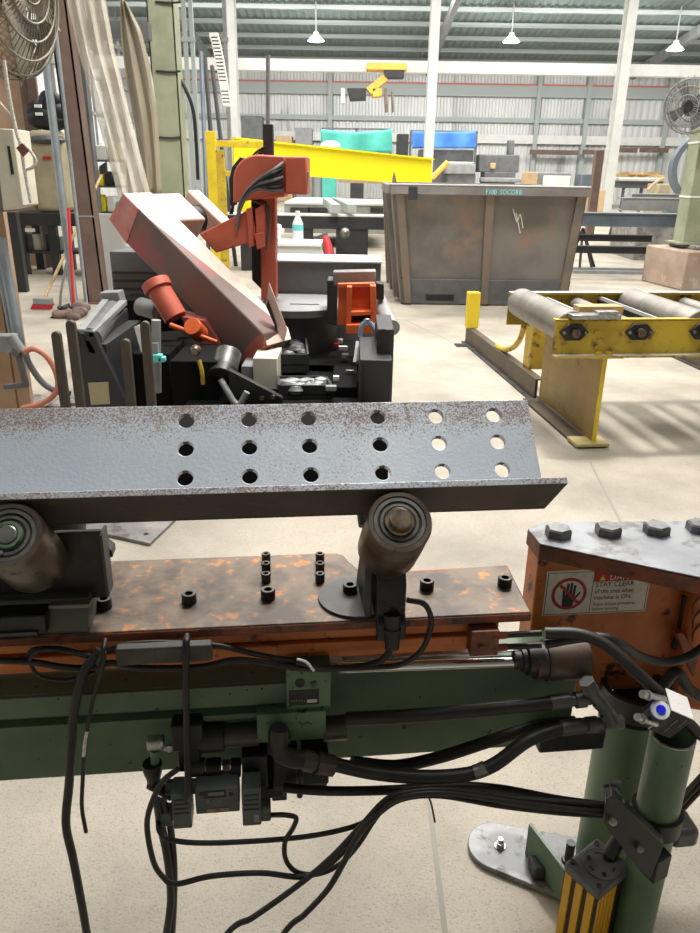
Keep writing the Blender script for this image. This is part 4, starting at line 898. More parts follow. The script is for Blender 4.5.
# vise
vs_ = part(yq([(338, 284), (375, 283), (376, 325), (338, 326)], 4.85, .06), 'vise_jaw', 'orangebr', .006)
part(yq([(338, 284), (375, 283), (375, 287), (338, 288)], 4.80, .06), 'vise_flange', 'orangebr', .003, vs_)
part(yq([(347, 287), (352, 287), (351, 326), (346, 327)], 4.72, .14), 'vise_rib', 'orangebr', .003, vs_)
part(yq([(370, 286), (376, 286), (377, 326), (371, 326)], 4.72, .14), 'vise_rib', 'orangebr', .003, vs_)
part(yq([(351, 312), (373, 311), (373, 315), (351, 316)], 4.72, .14), 'vise_rib', 'orangebr', .003, vs_)
part(yq([(353, 316), (370, 316), (370, 323), (353, 323)], 4.84, .03), 'vise_opening', 'black', 0, vs_)
part(yq([(346, 325), (377, 324), (378, 333), (346, 334)], 4.68, .2), 'vise_base', 'orangebr', .004, vs_)
part(yq([(333, 272), (376, 271), (376, 285), (333, 286)], 4.95, .12), 'jaw_block', 'stone', .006)
part(yq([(327, 280), (337, 281), (337, 326), (327, 324)], 4.95, .2), 'jaw_support', 'charcoal', .006)
part(yq([(376, 283), (384, 284), (384, 300), (376, 300)], 4.95, .12), 'jaw_cylinder', 'blackmetal', .006)
b = B(); b.cyl(aY(379, 300, 5.2), aY(392, 328, 4.6), .05, n=20); part(b, 'guide_tube', 'grey', 0)
p0, p1 = aZ(357, 341, .42), aZ(381, 361, .36)
part(B().hexa([aZ(355, 361, .36) - Z * .03, aZ(380, 361, .36) - Z * .03, aZ(372, 341, .42) - Z * .03, aZ(357, 341, .42) - Z * .03, aZ(355, 361, .36), aZ(380, 361, .36), aZ(372, 341, .42), aZ(357, 341, .42)]), 'feed_slide', 'grey', .002)
part(B().hexa([aZ(353, 362, .37), aZ(356, 362, .37), aZ(358, 341, .43), aZ(356, 341, .43), aZ(353, 362, .385), aZ(356, 362, .385), aZ(358, 341, .445), aZ(356, 341, .445)]), 'slide_rail', 'wall', 0)
fbox(360, 393, 3.9, 4.5, 0, aY(380, 360, 3.9).z, 'end_cabinet', 'charcoal')
fbox(364, 366, 3.89, 3.9, 0, aY(380, 366, 3.9).z, 'cabinet_seam', 'black', 0)
fbox(377, 394, 4.05, 4.5, .3, aY(380, 329, 4.05).z, 'end_plate', 'charcoal')
b = B(); b.lathe(aY(383, 336, 4.05), -Y, [(0, .04), (.01, .04), (.011, .03)], 20); part(b, 'end_plate_hole', 'black', 0)
fbox(277, 330, 4.75, 4.76, .2, .339, 'bed_front', 'mattblack', 0)
fbox(332, 358, 4.15, 4.7, 0, .36, 'valve_box', 'mattblack')
for x, y, m in ((336, 345, 'redplastic'), (343, 348, 'paper'), (345, 356, 'grey'), (336, 378, 'paper'), (331, 388, 'grey'), (340, 341, 'paper'), (350, 372, 'steel')):
    b = B(); c = aZ(x, y, .374); b.obox(c, X * (.018 + .004 * (x % 4)), Y * (.015 + .006 * (y % 3)), Z * .014); part(b, 'valve_plug', m, .003)
# chip trays
def tray(name, lab, x0, x1, ya, yb_, z, h):
    t = thing(name, lab, 'tray')
    q = [aZ(x0, yb_, z), aZ(x1, yb_, z), aZ(x1 - 6, ya, z), aZ(x0, ya, z)]
    B().hexa([p - Z * .01 for p in q] + q).build('tray_floor', M['charcoal'], t)
    for i in range(4):
        a, c = q[i], q[(i + 1) % 4]; B().hexa([a - Z * .01, c - Z * .01, c - Z * .01 + (a - c).normalized().cross(Z) * .012, a - Z * .01 + (a - c).normalized().cross(Z) * .012, a + Z * h, c + Z * h, c + Z * h + (a - c).normalized().cross(Z) * .012, a + Z * h + (a - c).normalized().cross(Z) * .012]).build('tray_side', M['charcoal'], t)
    random.seed(3)
    bb = B()
    for k in range(26):
        s, r_ = random.random() * .86 + .07, random.random() * .86 + .07
        p = (q[0].lerp(q[1], s)).lerp(q[3].lerp(q[2], s), r_); bb.ball(p + Z * .02, .03 + .03 * random.random(), 1, .8, .6, 4)
    ch = tag(bb.build('metal_shavings', M['chips']), 'grey metal shavings heaped in the %s' % lab.split(',')[0], 'shavings', kind='stuff')
    B().hexa([p - Z * (z - .301 if z < .38 else z - .345) for p in q] + [p - Z * .011 for p in q]).build('tray_stand', M['charcoal'], t)
tray('chip_tray', 'long dark chip tray, beside the saw nose', 277, 309, 318, 364, .40, .06)
tray('chip_tray', 'low dark chip tray, in front of the saw bed', 278, 333, 384, 394, .33, .05)
fb = fbox
fbox(252, 277, 4.3, 4.6, 0, aY(262, 358, 4.3).z, 'pale_block', 'offwhite')
fbox(240, 254, 4.35, 4.6, 0, aY(248, 366, 4.35).z, 'guide_block', 'grey')
# infeed trough on the left of the saw
it = thing('infeed_trough', 'dark infeed trough with a grey roller, at the left end of the band saw', 'roller trough')
def ip(bu, n, m, bev=.004, **k): return bu.build(n, M[m], it, bevel=bev, **k)
ip(yq([(76.5, 330), (94, 332), (99, 346), (124, 399), (126, 420), (84, 420)], 3.95, .05), 'front_plate', 'charcoal')
f0, f1, g0_, g1_ = aY(77, 329, 3.95), aY(93.5, 332, 3.95), aY(102, 299, 4.75), aY(127, 300, 4.75)
ip(B().hexa([f0 - Z * .03, f0 + X * .04 - Z * .03, g0_ + X * .04 - Z * .03, g0_ - Z * .03, f0, f0 + X * .04, g0_ + X * .04, g0_]), 'left_lip', 'grey')
ip(B().hexa([f1 - Z * .03 - X * .03, f1 - Z * .03, g1_ - Z * .03, g1_ - X * .05 - Z * .03, f1 - X * .03, f1, g1_, g1_ - X * .05]), 'right_lip', 'grey')
ip(B().hexa([f0 - Z * .12, f1 - Z * .12, g1_ - Z * .12, g0_ - Z * .12, f0 - Z * .05, f1 - Z * .05, g1_ - Z * .05, g0_ - Z * .05]), 'trough', 'charcoal')
b = B(); b.cyl((f0 + f1) / 2 + Z * -.06 + Y * .06, (g0_ + g1_) / 2 - Z * .06 - Y * .05, .062, n=26); ip(b, 'roller', 'midgrey', 0)
ip(yq([(99, 293), (118, 292), (121, 303), (102, 304)], 4.8, .12), 'end_block', 'grey')
b = B(); b.lathe(aY(81, 341, 3.945), -Y, [(0, .028), (.008, .028), (.009, .02)], 16); ip(b, 'axle_hole', 'black', 0)
b = B(); b.cyl(aY(106, 358, 4.15), aY(112, 346, 4.35), .055, n=18); ip(b, 'lower_roller', 'grey', .004)
ip(yq([(88, 383), (108, 382), (110, 404), (91, 405)], 3.945, .006), 'rating_plate', 'khaki', 0)
b = B(); b.box(f0.x + .05, f0.x + .13, 4.0, 4.7, 0, .62); ip(b, 'stand', 'charcoal')
part(yq([(120, 300), (175, 302), (185, 330), (122, 335)], 5.1, .3), 'rear_shroud', 'mattblack')
b = B(); b.cyl(aY(140, 306, 4.95), aY(160, 312, 4.85), .06, n=18); part(b, 'drain_pipe', 'grey', .01)
# guide bars in front
for x0, xt, yt, w, lab in ((66, 55, 329, 9, 'flat steel guide bar, first from the left in front of the saw'), (83, 69.5, 318, 9, 'flat steel guide bar, second from the left, beside the trough'), (133, 124.5, 337, 9.5, 'flat steel guide bar, shorter one right of the trough'), (154, 144, 319, 9.5, 'flat steel guide bar, rightmost and tall, beside the teal bit')):
    p = aY(xt, yt + 5, 3.3); hw = .0205; t = .012
    b = B(); pts = [Vector((p.x - hw, 3.3, 0)), Vector((p.x + hw, 3.3, 0)), Vector((p.x + hw, 3.3, p.z - .01))] + [Vector((p.x + hw * math.cos(a), 3.3, p.z - .01 + hw * math.sin(a))) for a in [PI * k / 8 for k in range(1, 8)]] + [Vector((p.x - hw, 3.3, p.z - .01))]
    b.prism(pts, Y * .03); M['barsteel'] = M.get('barsteel') or mat('brown_bar_steel', (92, 84, 76), (70, 64, 58), 7, .4, .65, .55, .3)
    tag(b.build('guide_bar', M['barsteel'], bevel=.004), lab, 'guide bar', 'steel guide bars')
b = B(); b.prism([aY(x, y, 3.42) for x, y in ((134, 327), (139, 325), (146, 352), (141, 352))], Y * .01); tag(b.build('paper_strip', M['paper']), 'white paper strip behind the tall guide bar', 'paper')
b = B(); b.obox(aY(157, 358, 3.9), X * .030, Y * .02, Z * .022); b.obox(aY(162, 359, 3.9), X * .02, Y * .02, Z * .014); tag(b.build('teal_fitting', M['tealbit'], bevel=.006), 'small bright teal fitting below the saw bow', 'fitting')
b = B(); b.cyl(aY(156, 320, 3.95), aY(157, 392, 3.95), .025, n=12); b.obox(aY(155, 350, 3.92), X * .02, Y * .02, Z * .04); tag(b.build('grey_pipe', M['grey']), 'upright grey pipe behind the teal fitting', 'pipe')
# pliers on the vise slide
pl_ = thing('pliers', 'blue handled pliers lying open below the orange vise', 'pliers')
for s, pts in ((0, [(360, 337), (361, 328), (364, 323), (370, 322)]), (1, [(378, 336), (373, 327), (369, 322), (364, 321)])):
    b = B(); b.tube([aY(x, y, 4.6) for x, y in pts], .013, 8); M['plierblue'] = M.get('plierblue') or mat('pale_blue_grip', (128, 172, 206), rough=.4); b.build('handle', M['plierblue'], pl_)
b = B(); b.ball(aY(367, 321, 4.6), .022, 1.2, .6, .8, 6); b.build('jaw', M['steel'], pl_)
# ================================================================== roller conveyor on the right
rc = thing('roller_conveyor', 'yellow roller conveyor with thick grey rollers, on the floor right of the steel angle', 'conveyor')
_A2 = math.radians(6.5); U2 = Vector((math.cos(_A2), math.sin(_A2), 0)); V2 = Vector((-math.sin(_A2), math.cos(_A2), 0))
def q2(x, y, w):  # sight line on plane V2 = w
    r = ray(x, y); return CAM + r * (w / r.dot(V2))
w0 = aZ(592, 446).dot(V2) - .02
def W2(u, w, z): return U2 * u + V2 * w + Z * z
def bx2(u0, u1, v0, v1, z0, z1, b=None): return (b or B()).hexa([W2(u, v, z) for z in (z0, z1) for u, v in ((u0, v0), (u1, v0), (u1, v1), (u0, v1))])
zt, zb = q2(620, 319.5, w0).z, q2(620, 356, w0).z
uL_ = q2(554, 338, w0).dot(U2); uEnd = uL_ + 3.2; WD = .95
M['rollergrey'] = mat('worn_roller_grey', (146, 141, 134), (124, 118, 110), 6, .4, .65, .42, .4)
def rp2(b, n, m, bev=.004, par=None): return b.build(n, M[m], par or rc, bevel=bev)
fbm = bx2(uL_, uEnd, w0, w0 + .012, zb, zt); bx2(uL_, uEnd, w0, w0 + .06, zt - .012, zt, fbm); bx2(uL_, uEnd, w0 - .05, w0 + .01, zb, zb + .012, fbm)
fb_ = rp2(fbm, 'front_beam', 'yelworn', .002)
bbm = bx2(uL_ + .03, uEnd, w0 + WD, w0 + WD + .012, zb, zt + .01); bx2(uL_ + .03, uEnd, w0 + WD - .05, w0 + WD + .01, zt, zt + .012, bbm); rp2(bbm, 'rear_beam', 'yelworn', .002)
rp2(bx2(uL_ + .03, uEnd, w0 + WD - .052, w0 + WD + .014, zt + .012, zt + .016), 'rear_lip', 'wall', 0)
us = [q2(x, 332, w0).dot(U2) for x in (573, 642, 702)]; du = (us[2] - us[0]) / 2
RZ = q2(573, 332, w0).z + .015
for k in range(7):
    u = us[0] + du * k
    R2 = .095 if k % 2 == 0 else .05; b = B(); b.lathe(W2(u, w0 + .03, RZ if k % 2 == 0 else RZ - .015), V2, [(0, R2 - .005), (.005, R2), (WD - .07, R2), (WD - .065, R2 - .005)], 32); r_ = rp2(b, 'roller', 'rollergrey', 0)
    b = B(); b.cyl(W2(u, w0 - .05, RZ - .015), W2(u, w0 + .04, RZ - .015), .024, n=18); rp2(b, 'axle', 'rollsteel', 0, r_)
    b = B(); n = [W2(u + a, w0 - .022, RZ - .015 + c) for a, c in ((-.085, 0), (-.04, .045), (.04, .045), (.085, 0), (.04, -.045), (-.04, -.045))]; b.prism(n, V2 * .02); rp2(b, 'flange_bearing', 'blackmetal', .004, r_)
    for s in (-.062, .062):
        b = B(); b.lathe(W2(u + s, w0 - .022, RZ - .015), -V2, [(0, .010), (.012, .009)], 6); rp2(b, 'bearing_bolt', 'steel', 0, r_)
for k in range(6):
    u = us[0] + du * (k + .5); rp2(bx2(u - .03, u + .03, w0 + .02, w0 + WD, zb + .02, zt - .03), 'cross_bar', 'charcoal')
    rp2(bx2(u - .03, u - .02, w0 + .02, w0 + WD, zb + .02, zt - .012), 'cross_bar_flange', 'wall', 0)
for x, y in ((596, 332), (596, 347)):
    b = B(); b.lathe(q2(x, y, w0), -V2, [(0, .012), (.01, .01)], 8); rp2(b, 'rivet', 'yelworn', 0)
rp2(bx2(uL_, uEnd, w0 - .05, w0 - .002, zb + .0122, zb + .0135), 'flange_pale_strip', 'wall', 0)  # pale strip along the bottom flange
# leg frames with floor runners
M['legbrown'] = mat('rusty_ochre_paint', (168, 140, 72), (146, 120, 66), 3, .4, .65, .5, c3=(120, 92, 58), s3=8, lo3=.58, hi3=.68)
M['runbrown'] = mat('dirty_brown_steel', (92, 79, 60), (74, 65, 52), 4, .4, .65, .55)
M['dustyel'] = mat('dusty_yellow_plate', (206, 192, 140), (190, 172, 112), 5, .4, .65, .6)
for k, off in enumerate((0, 1.75)):
    pf_ = aZ(592, 446); uf = pf_.dot(U2) + off; wf = pf_.dot(V2) - .02
    rp2(bx2(uf - .006, uf + .006, wf + .012, wf + .95, .03, zb - .001), 'leg_web', 'legbrown', .001)
    rp2(bx2(uf - .011, uf + .011, wf, wf + .012, .03, zb - .012), 'leg_edge', 'yellow', .001)
    rp2(bx2(uf - .12, uf + .085, wf - .03, wf + .12, .012, .03), 'foot_plate', 'dustyel', .002)
    rp2(bx2(uf - .10, uf + .10, wf - .015, wf + .08, zb - .012, zb), 'head_plate', 'yellow', .002)
    for s in (-.06, 0):
        b = B(); b.lathe(W2(uf + s, w0 - .03, zb + .012), Z, [(0, .02), (.016, .02), (.02, .015)], 6); rp2(b, 'frame_bolt', 'yelworn', 0)
    L_ = 2.95; ru = uf - .02
    rp2(bx2(uf - .11, uf + .02, wf + .12, wf + .98, .001, .02), 'base_strip', 'runbrown', .002)
    rp2(bx2(ru - .010, ru + .010, wf + .98, wf + L_, .012, .150), 'runner_web', 'runbrown', .002)
    rp2(bx2(ru - .045, ru + .045, wf + .98, wf + L_, .001, .013), 'runner_base', 'darksteel', .001)
    rp2(bx2(ru - .010, ru + .05, wf + .98, wf + L_, .146, .158), 'runner_top', 'runbrown', .002)
    rp2(bx2(ru + .03, ru + .14, wf + 1.25, wf + 1.40, .159, zb + .05), 'rear_leg', 'yelworn', .006)
    b = B(); pts = [W2(ru + .02, wf + 1.42 + .62 * (1 - math.cos(a)), .163 + .31 * (1 - math.sin(a))) for a in [PI / 2 * j / 8 for j in range(9)]]
    b.tube(pts, .022, 8, 2); rp2(b, 'brace_arc', 'yelworn', 0)
    rp2(bx2(ru - .14, ru - .045, wf + L_ - .2, wf + L_ - .1, .001, .014), 'runner_lug', 'darksteel', .002)
    b = B(); p = W2(ru + .02, wf + L_ - .08, .159); b.obox(p + Z * .165, U2 * .055, V2 * .05, Z * .165); rp2(b, 'end_stop', 'yellow', .006)
# blocks on the conveyor
b = B(); c = aZ(598, 309, zt + .035); b.obox(c, U2 * .13, V2 * .05, Z * .022); tag(b.build('wood_block', M['wood'], bevel=.003), 'pale wood block lying across the yellow conveyor rollers', 'wood block')
b = B(); c = aZ(594, 316, zt + .02); b.obox(c, U2 * .14, V2 * .045, Z * .012); b.obox(c + U2 * .07 + Z * .02, U2 * .06, V2 * .03, Z * .008); tag(b.build('steel_flat', M['zinc'], bevel=.002), 'bright steel flat lying beside the wood block on the conveyor', 'steel flat')

# ================================================================== dumpster
ds = thing('scrap_bin', 'large stained grey steel scrap bin with ribs and cyan writing on the rim', 'scrap bin')
yb0, yt0, zrim = 9.45, 8.95, aY(490, 186, 8.95).z
bl, brr = aZ(401, 304), aZ(561, 304); tl, tr = aY(391, 196, yt0), aY(588, 196, yt0)
by = bl.y; zt_ = zrim
A_, B2, C_, D_ = Vector((bl.x, by, .02)), Vector((brr.x, by, .02)), Vector((tr.x, yt0, zt_)), Vector((tl.x, yt0, zt_))
back = 2.1; blx, tlx = aY(388, 290, by + back).x, aY(386, 190, yt0 + back + .4).x
E_, F_, G_, H_ = Vector((blx, by + back, .02)), Vector((brr.x, by + back, .02)), Vector((tr.x, yt0 + back + .5, zt_)), Vector((tlx, yt0 + back + .5, zt_))
def slab(b, p, q, r, s, th):
    n = (q - p).cross(s - p).normalized() * th; return b.hexa([p, q, r, s, p + n, q + n, r + n, s + n])
for nm, qd in (('front_panel', (A_, B2, C_, D_)), ('side_panel', (E_, A_, D_, H_)), ('side_panel', (B2, F_, G_, C_)), ('rear_panel', (F_, E_, H_, G_)), ('bin_floor', (A_, B2, F_, E_))):
    b = B(); slab(b, *qd, -.02); b.build(nm, M['dumpster'], ds)
# skirt and fork pocket
def fpt(s, h, out): p = A_.lerp(B2, s).lerp(D_.lerp(C_, s), h); return p - Y * out
b = B(); b.hexa([fpt(0, -.005, .0), fpt(1, -.005, .0), fpt(1, -.005, .03), fpt(0, -.005, .03)] + [fpt(0, .22, .0), fpt(1, .22, .0), fpt(1, .22, .03), fpt(0, .22, .03)]); sk = b.build('skirt', M['midgrey'], ds, bevel=.005)
for s0, s1 in ((.15, .32), (.70, .87)):
    b = B(); b.hexa([fpt(s0, .025, .02), fpt(s1, .025, .02), fpt(s1, .025, .034), fpt(s0, .025, .034), fpt(s0, .085, .02), fpt(s1, .085, .02), fpt(s1, .085, .034), fpt(s0, .085, .034)]); b.build('fork_pocket', M['black'], sk, bevel=.004)
for s in (.04, .50, .965):
    b = B(); b.hexa([fpt(s - .022, 0, .0), fpt(s + .022, 0, .0), fpt(s + .022, 0, .07), fpt(s - .022, 0, .07), fpt(s - .022, .93, .0), fpt(s + .022, .93, .0), fpt(s + .022, .93, .07), fpt(s - .022, .93, .07)]); b.build('rib', M['dumpsterrib'], ds, bevel=.005)
for k, t in enumerate((.25, .55, .85)):
    p, q = E_.lerp(A_, t), H_.lerp(D_, t); b = B(); b.obox((p + q) / 2 - X * .03, X * .035, Y * .06, (q - p) / 2 * .96); b.build('side_rib', M['dumpster'], ds, bevel=.005)
b = B(); b.box(tl.x - .01, tr.x + .0, yt0 - .08, yt0 + .10, zt_ - .10, zt_); rm = b.build('front_rim', M['dumpster'], ds, bevel=.006)
b = B(); b.box(tl.x - .01, tr.x + .0, yt0 - .085, yt0 + .12, zt_, zt_ + .012); b.build('rim_cap', M['wall'], rm)
b = B(); b.hexa([Vector((tl.x - .06, yt0 + .1, zt_ - .1)), Vector((tl.x + .06, yt0 + .1, zt_ - .1)), Vector((tlx + .06, H_.y, zt_ - .1)), Vector((tlx - .06, H_.y, zt_ - .1)), Vector((tl.x - .06, yt0 + .1, zt_)), Vector((tl.x + .06, yt0 + .1, zt_)), Vector((tlx + .06, H_.y, zt_)), Vector((tlx - .06, H_.y, zt_))]); b.build('side_rim', M['dumpster'], ds, bevel=.005)
b = B(); b.box(tr.x - .08, tr.x, yt0 + .1, G_.y, zt_ - .1, zt_); b.build('side_rim', M['dumpster'], ds, bevel=.005)
b = B(); b.box(tl.x - .01, tr.x + .0, G_.y - .05, G_.y + .08, zt_ - .1, zt_); b.build('rear_rim', M['dumpster'], ds, bevel=.005)
b = B(); c = aY(413, 193, yt0 - .085); b.obox(c, X * .05, Y * .01, Z * .07); b.build('rim_socket', M['charcoal'], ds, bevel=.004)
b = B(); b.prism([aY(x, y, yt0 + .05) for x, y in ((392, 190), (398, 190), (396, 178), (394, 171), (392.5, 178))], Y * .03); b.build('lifting_hook', M['brown'], ds, bevel=.003)
text('lettering', 'F100  SOCORB', M['cyan'], ds, Vector((aY(485.5, 195.5, yt0 - .08).x, yt0 - .0805, zt_ - .084)), X, Z, .072, sx=.86)
for pts in (((513, 209), (517, 222), (520, 214), (523, 228)), ((516, 213), (519, 228), (520, 233))):
    b = B(); q = []
    for x, y in pts: r = ray(x, y); nn = (B2 - A_).cross(D_ - A_).normalized(); t = (A_ - CAM).dot(nn) / r.dot(nn); q.append(CAM + r * t - Y * .004)
    b.tube(q, .006, 5, 4); b.build('chalk_mark', M['paper'], ds)

# ================================================================== right column with fan
pc = aZ(684, 291); 
pd = thing('concrete_pedestal', 'weathered concrete block under the pale green column', 'pedestal')
py0 = pc.y; pxl = aZ(641, 291).x
M['pedestal'] = mat('stained_concrete', (178, 158, 142), (150, 130, 114), 1.8, .4, .65, .8, bump=.1, c3=(206, 190, 172), s3=3, lo3=.58, hi3=.7)
pzt = aY(684, 250.5, py0).z + .0
ang = math.radians(-20); cx, sx_ = math.cos(ang), math.sin(ang)
pcx = Vector((aZ(684, 288).x, aZ(684, 288).y, 0)) ; dX, dY = Vector((cx, sx_, 0)), Vector((-sx_, cx, 0)); 
dX = Vector((.94, .16, 0)).normalized(); dY = Vector((-dX.y, dX.x, 0))
hw = .52; ctr = aZ(681, 291) + dX * hw * 0 + dX * hw + dY * hw; cor = aZ(681, 291); ctr = cor + dX * .75 + dY * .55
b = B(); b.hexa([ctr + dX * a * .75 + dY * c * .55 + Z * z for z in (0, .54) for a, c in ((-1, -1), (1, -1), (1, 1), (-1, 1))]); b.build('block', M['pedestal'], pd, bevel=.02)
b = B(); b.hexa([ctr + dX * a * .50 + dY * c * .36 + Z * z for z in (.541, .60) for a, c in ((-1, -1), (1, -1), (1, 1), (-1, 1))]); b.build('grout_cap', M['stone'], pd, bevel=.012)
cg = thing('green_column', 'pale green steel column standing on the concrete pedestal at the right edge', 'column')
cpos = aY(684, 200, ctr.y - .05); cc0 = Vector((cpos.x + .20, ctr.y, 0))
b = B(); b.box(cc0.x - .17, cc0.x + .17, cc0.y - .19, cc0.y - .165, .60, 9); b.box(cc0.x - .17, cc0.x + .17, cc0.y + .165, cc0.y + .19, .60, 9); b.box(cc0.x - .012, cc0.x + .012, cc0.y - .165, cc0.y + .165, .60, 9); b.box(cc0.x - .17, cc0.x - .15, cc0.y - .165, cc0.y + .165, .60, 9); b.build('shaft', M['palegreen'], cg, bevel=.004)
b = B(); b.box(cc0.x - .26, cc0.x + .26, cc0.y - .26, cc0.y + .26, .60, .625); b.build('base_plate', M['palegreen'], cg)
for y in (142, 197):
    z = aY(690, y, cc0.y - .2).z; b = B(); b.box(cc0.x - .18, cc0.x + .18, cc0.y - .20, cc0.y + .20, z - .012, z + .012); b.build('strap', M['white'], cg)
def fan(name, lab, c, nrm, R, yoke=None):
    t = thing(name, lab, 'fan'); x, y, d = basis(nrm)
    b = B()
    for rr_, dd in ((R, 0), (R * .97, .07), (R * .72, .12), (R * .42, .15), (R * .97, -.07), (R * .6, -.12)): b.tube([c + d * dd + (x * math.cos(2 * PI * k / 36) + y * math.sin(2 * PI * k / 36)) * rr_ for k in range(37)], .008, 6, 1)
    n = 28
    for k in range(n):
        a = 2 * PI * k / n; e = x * math.cos(a) + y * math.sin(a)
        b.tube([c + d * .15 + e * .08, c + d * .12 + e * R * .7, c + d * .05 + e * R, c - d * .05 + e * R, c - d * .14 + e * .08], .0035, 4, 2)
    M['wire'] = M.get('wire') or mat('grey_wire', (140, 140, 136), rough=.5, metal=.2)
    b.build('guard', M['wire'], t)
    b = B(); b.lathe(c - d * .22, d, [(0, .09), (.02, .13), (.2, .13), (.24, .08)], 24); b.build('motor', M['charcoal'], t)
    for k in range(4):
        a = PI / 2 * k + .5; e = x * math.cos(a) + y * math.sin(a); g = d.cross(e)
        b = B(); b.prism([c + e * .06 - g * .04 + d * .02, c + e * R * .85 - g * R * .25 + d * .06, c + e * R * .85 + g * R * .2 - d * .04, c + e * .06 + g * .04 - d * .02], d * .006); b.build('blade', M['midgrey'], t)
    return t
fc = aY(691, 106, cc0.y - .55)
ft = fan('wall_fan', 'round wire caged fan bolted to the pale green column at the right', fc, Vector((-.62, -.75, -.15)), .34)
B().cyl(fc + Vector((.1, .12, .02)), Vector((cc0.x - .1, cc0.y - .19, fc.z + .02)), .035, n=12).build('bracket', M['charcoal'], ft)

# ================================================================== long steel on trestles behind the bin
Yr = 13.2
def long(x0, x1, ya, yb_, Yf, dep, name, m, lab, cat='steel beam'):
    p, q = aY(x0, (ya + yb_) / 2, Yf), aY(x1, (ya + yb_) / 2, Yf); zt, zb = aY((x0 + x1) / 2, ya, Yf).z, aY((x0 + x1) / 2, yb_, Yf).z
    b = B(); b.box(p.x, q.x, Yf, Yf + .02, zb, zt); b.box(p.x, q.x, Yf - .03, Yf + dep, zt, zt + .02); b.box(p.x, q.x, Yf - .03, Yf + dep, zb - .02, zb)
    return tag(b.build(name, M[m]), lab, cat)
M['bluesteel'] = mat('blue_grey_steel', (118, 128, 138), (100, 110, 120), 3, .4, .7, .5, .3)
long(560, 760, 215, 226, Yr, .3, 'steel_beam', 'bluesteel', 'long blue-grey steel beam on trestles, right of the scrap bin')
tr_ = thing('trestle', 'dark folding trestle under the blue-grey beam, beside the scrap bin', 'trestle')
zt2 = aY(585, 227, Yr).z - .03
for x0, x1, dy in ((583, 600, .25), (583, 572, .25), (583, 590, -.2), (583, 577, -.2)):
    p = aY(x0, 228, Yr + .1); q = aY(x1, 262, Yr + .1); B().cyl(Vector((p.x, p.y, zt2)), Vector((q.x, q.y + dy, .001)), .022, n=8).build('leg', M['charcoal'], tr_)
for ya, yb_, lab in ((236, 240, 'upper dark rail of the low rack right of the scrap bin'), (247.5, 252, 'lower dark rail of the low rack right of the scrap bin')):
    long(562, 652, ya, yb_, Yr - 1.2 if ya > 240 else Yr - .4, .12, 'rack_rail', 'charcoal', lab, 'rail')
b = B(); p, q = aZ(568, 271), aZ(660, 271); b.box(p.x, q.x, p.y, p.y + .12, .001, .06); b.box(p.x, q.x - .3, p.y - .35, p.y - .25, .001, .05); tag(b.build('floor_bar', M['grey']), 'pale steel bars lying on the floor right of the scrap bin', 'steel bar')
for x, w in ((622, 9), (663, 8)):
    p = aZ(x, 239); b = B(); b.prism([p + X * a + Z * z for a, z in ((-.35, 0), (.35, 0), (.3, .1), (-.15, .5), (-.28, .5))], Y * .1); b.box(p.x - .05, p.x + .5, p.y, p.y + .5, 0, .35)
    tag(b.build('steel_bracket', M['charcoal']), 'dark steel bracket on the floor under the blue-grey beam, %s' % ('left of two' if x == 622 else 'right of two beside the column'), 'bracket')
for i, (x0, x1, ya, yb_, Yf) in enumerate(((622, 690, 199, 210, 19), (632, 690, 195, 199, 21))): long(x0, x1, ya, yb_, Yf, .4, 'steel_beam', 'grey', ['pale grey beam behind the long blue-grey one', 'thin pale beam farther behind the blue-grey one'][i])
for x0, x1, y0, y1, Yf, m, lab in ((636, 690, 226, 240, 15, 'stone', 'mottled flat steel block under the beams'),):
    b = B(); p, q = aY(x0, y1, Yf), aY(x1, y0, Yf); b.box(p.x, q.x, Yf, Yf + 1.5, 0, q.z); tag(b.build('steel_block', M[m]), lab, 'steel block')
# black transfer table through the middle
tb = thing('transfer_table', 'long black steel transfer table between the saw and the scrap bin', 'table')
Yt = 12.4
zt, zb = aY(330, 216.5, Yt).z, aY(330, 229, Yt).z
xa, xb = aY(210, 222, Yt).x, aY(386, 222, Yt).x
B().box(xa, xb, Yt, Yt + .12, zb, zt).build('side_beam', M['charcoal'], tb); B().box(xa, xb, Yt - .01, Yt + .5, zt, zt + .02).build('top_flange', M['wall'], tb)
for x0, x1 in ((293, 313), (336, 368), (240, 262)):
    p, q = aY(x0, 240, Yt).x, aY(x1, 240, Yt).x; B().box(p, q, Yt + .02, Yt + .12, .001, zb).build('leg', M['charcoal'], tb)
b = B(); b.tube([aY(322, 234, Yt - .4), aY(327, 246, Yt - .4), aY(333, 268, Yt - .45)], .08, 12); tag(b.build('grey_duct', M['midgrey']), 'grey bent pipe under the black transfer table', 'pipe')
b = B(); b.ball(aY(345, 233, Yt - .35), .08, n=8); tag(b.build('steel_ball', M['steel']), 'round steel float under the black transfer table', 'float')
b = B(); b.tube([aY(325, 237, Yt - 1.2), aY(328, 246, Yt - 1.25), aY(330, 256, Yt - 1.3), aY(331, 262, Yt - 1.3)], .055, 10); tag(b.build('red_hose', M['redplastic']), 'red and white hose end beside the small white table', 'hose')
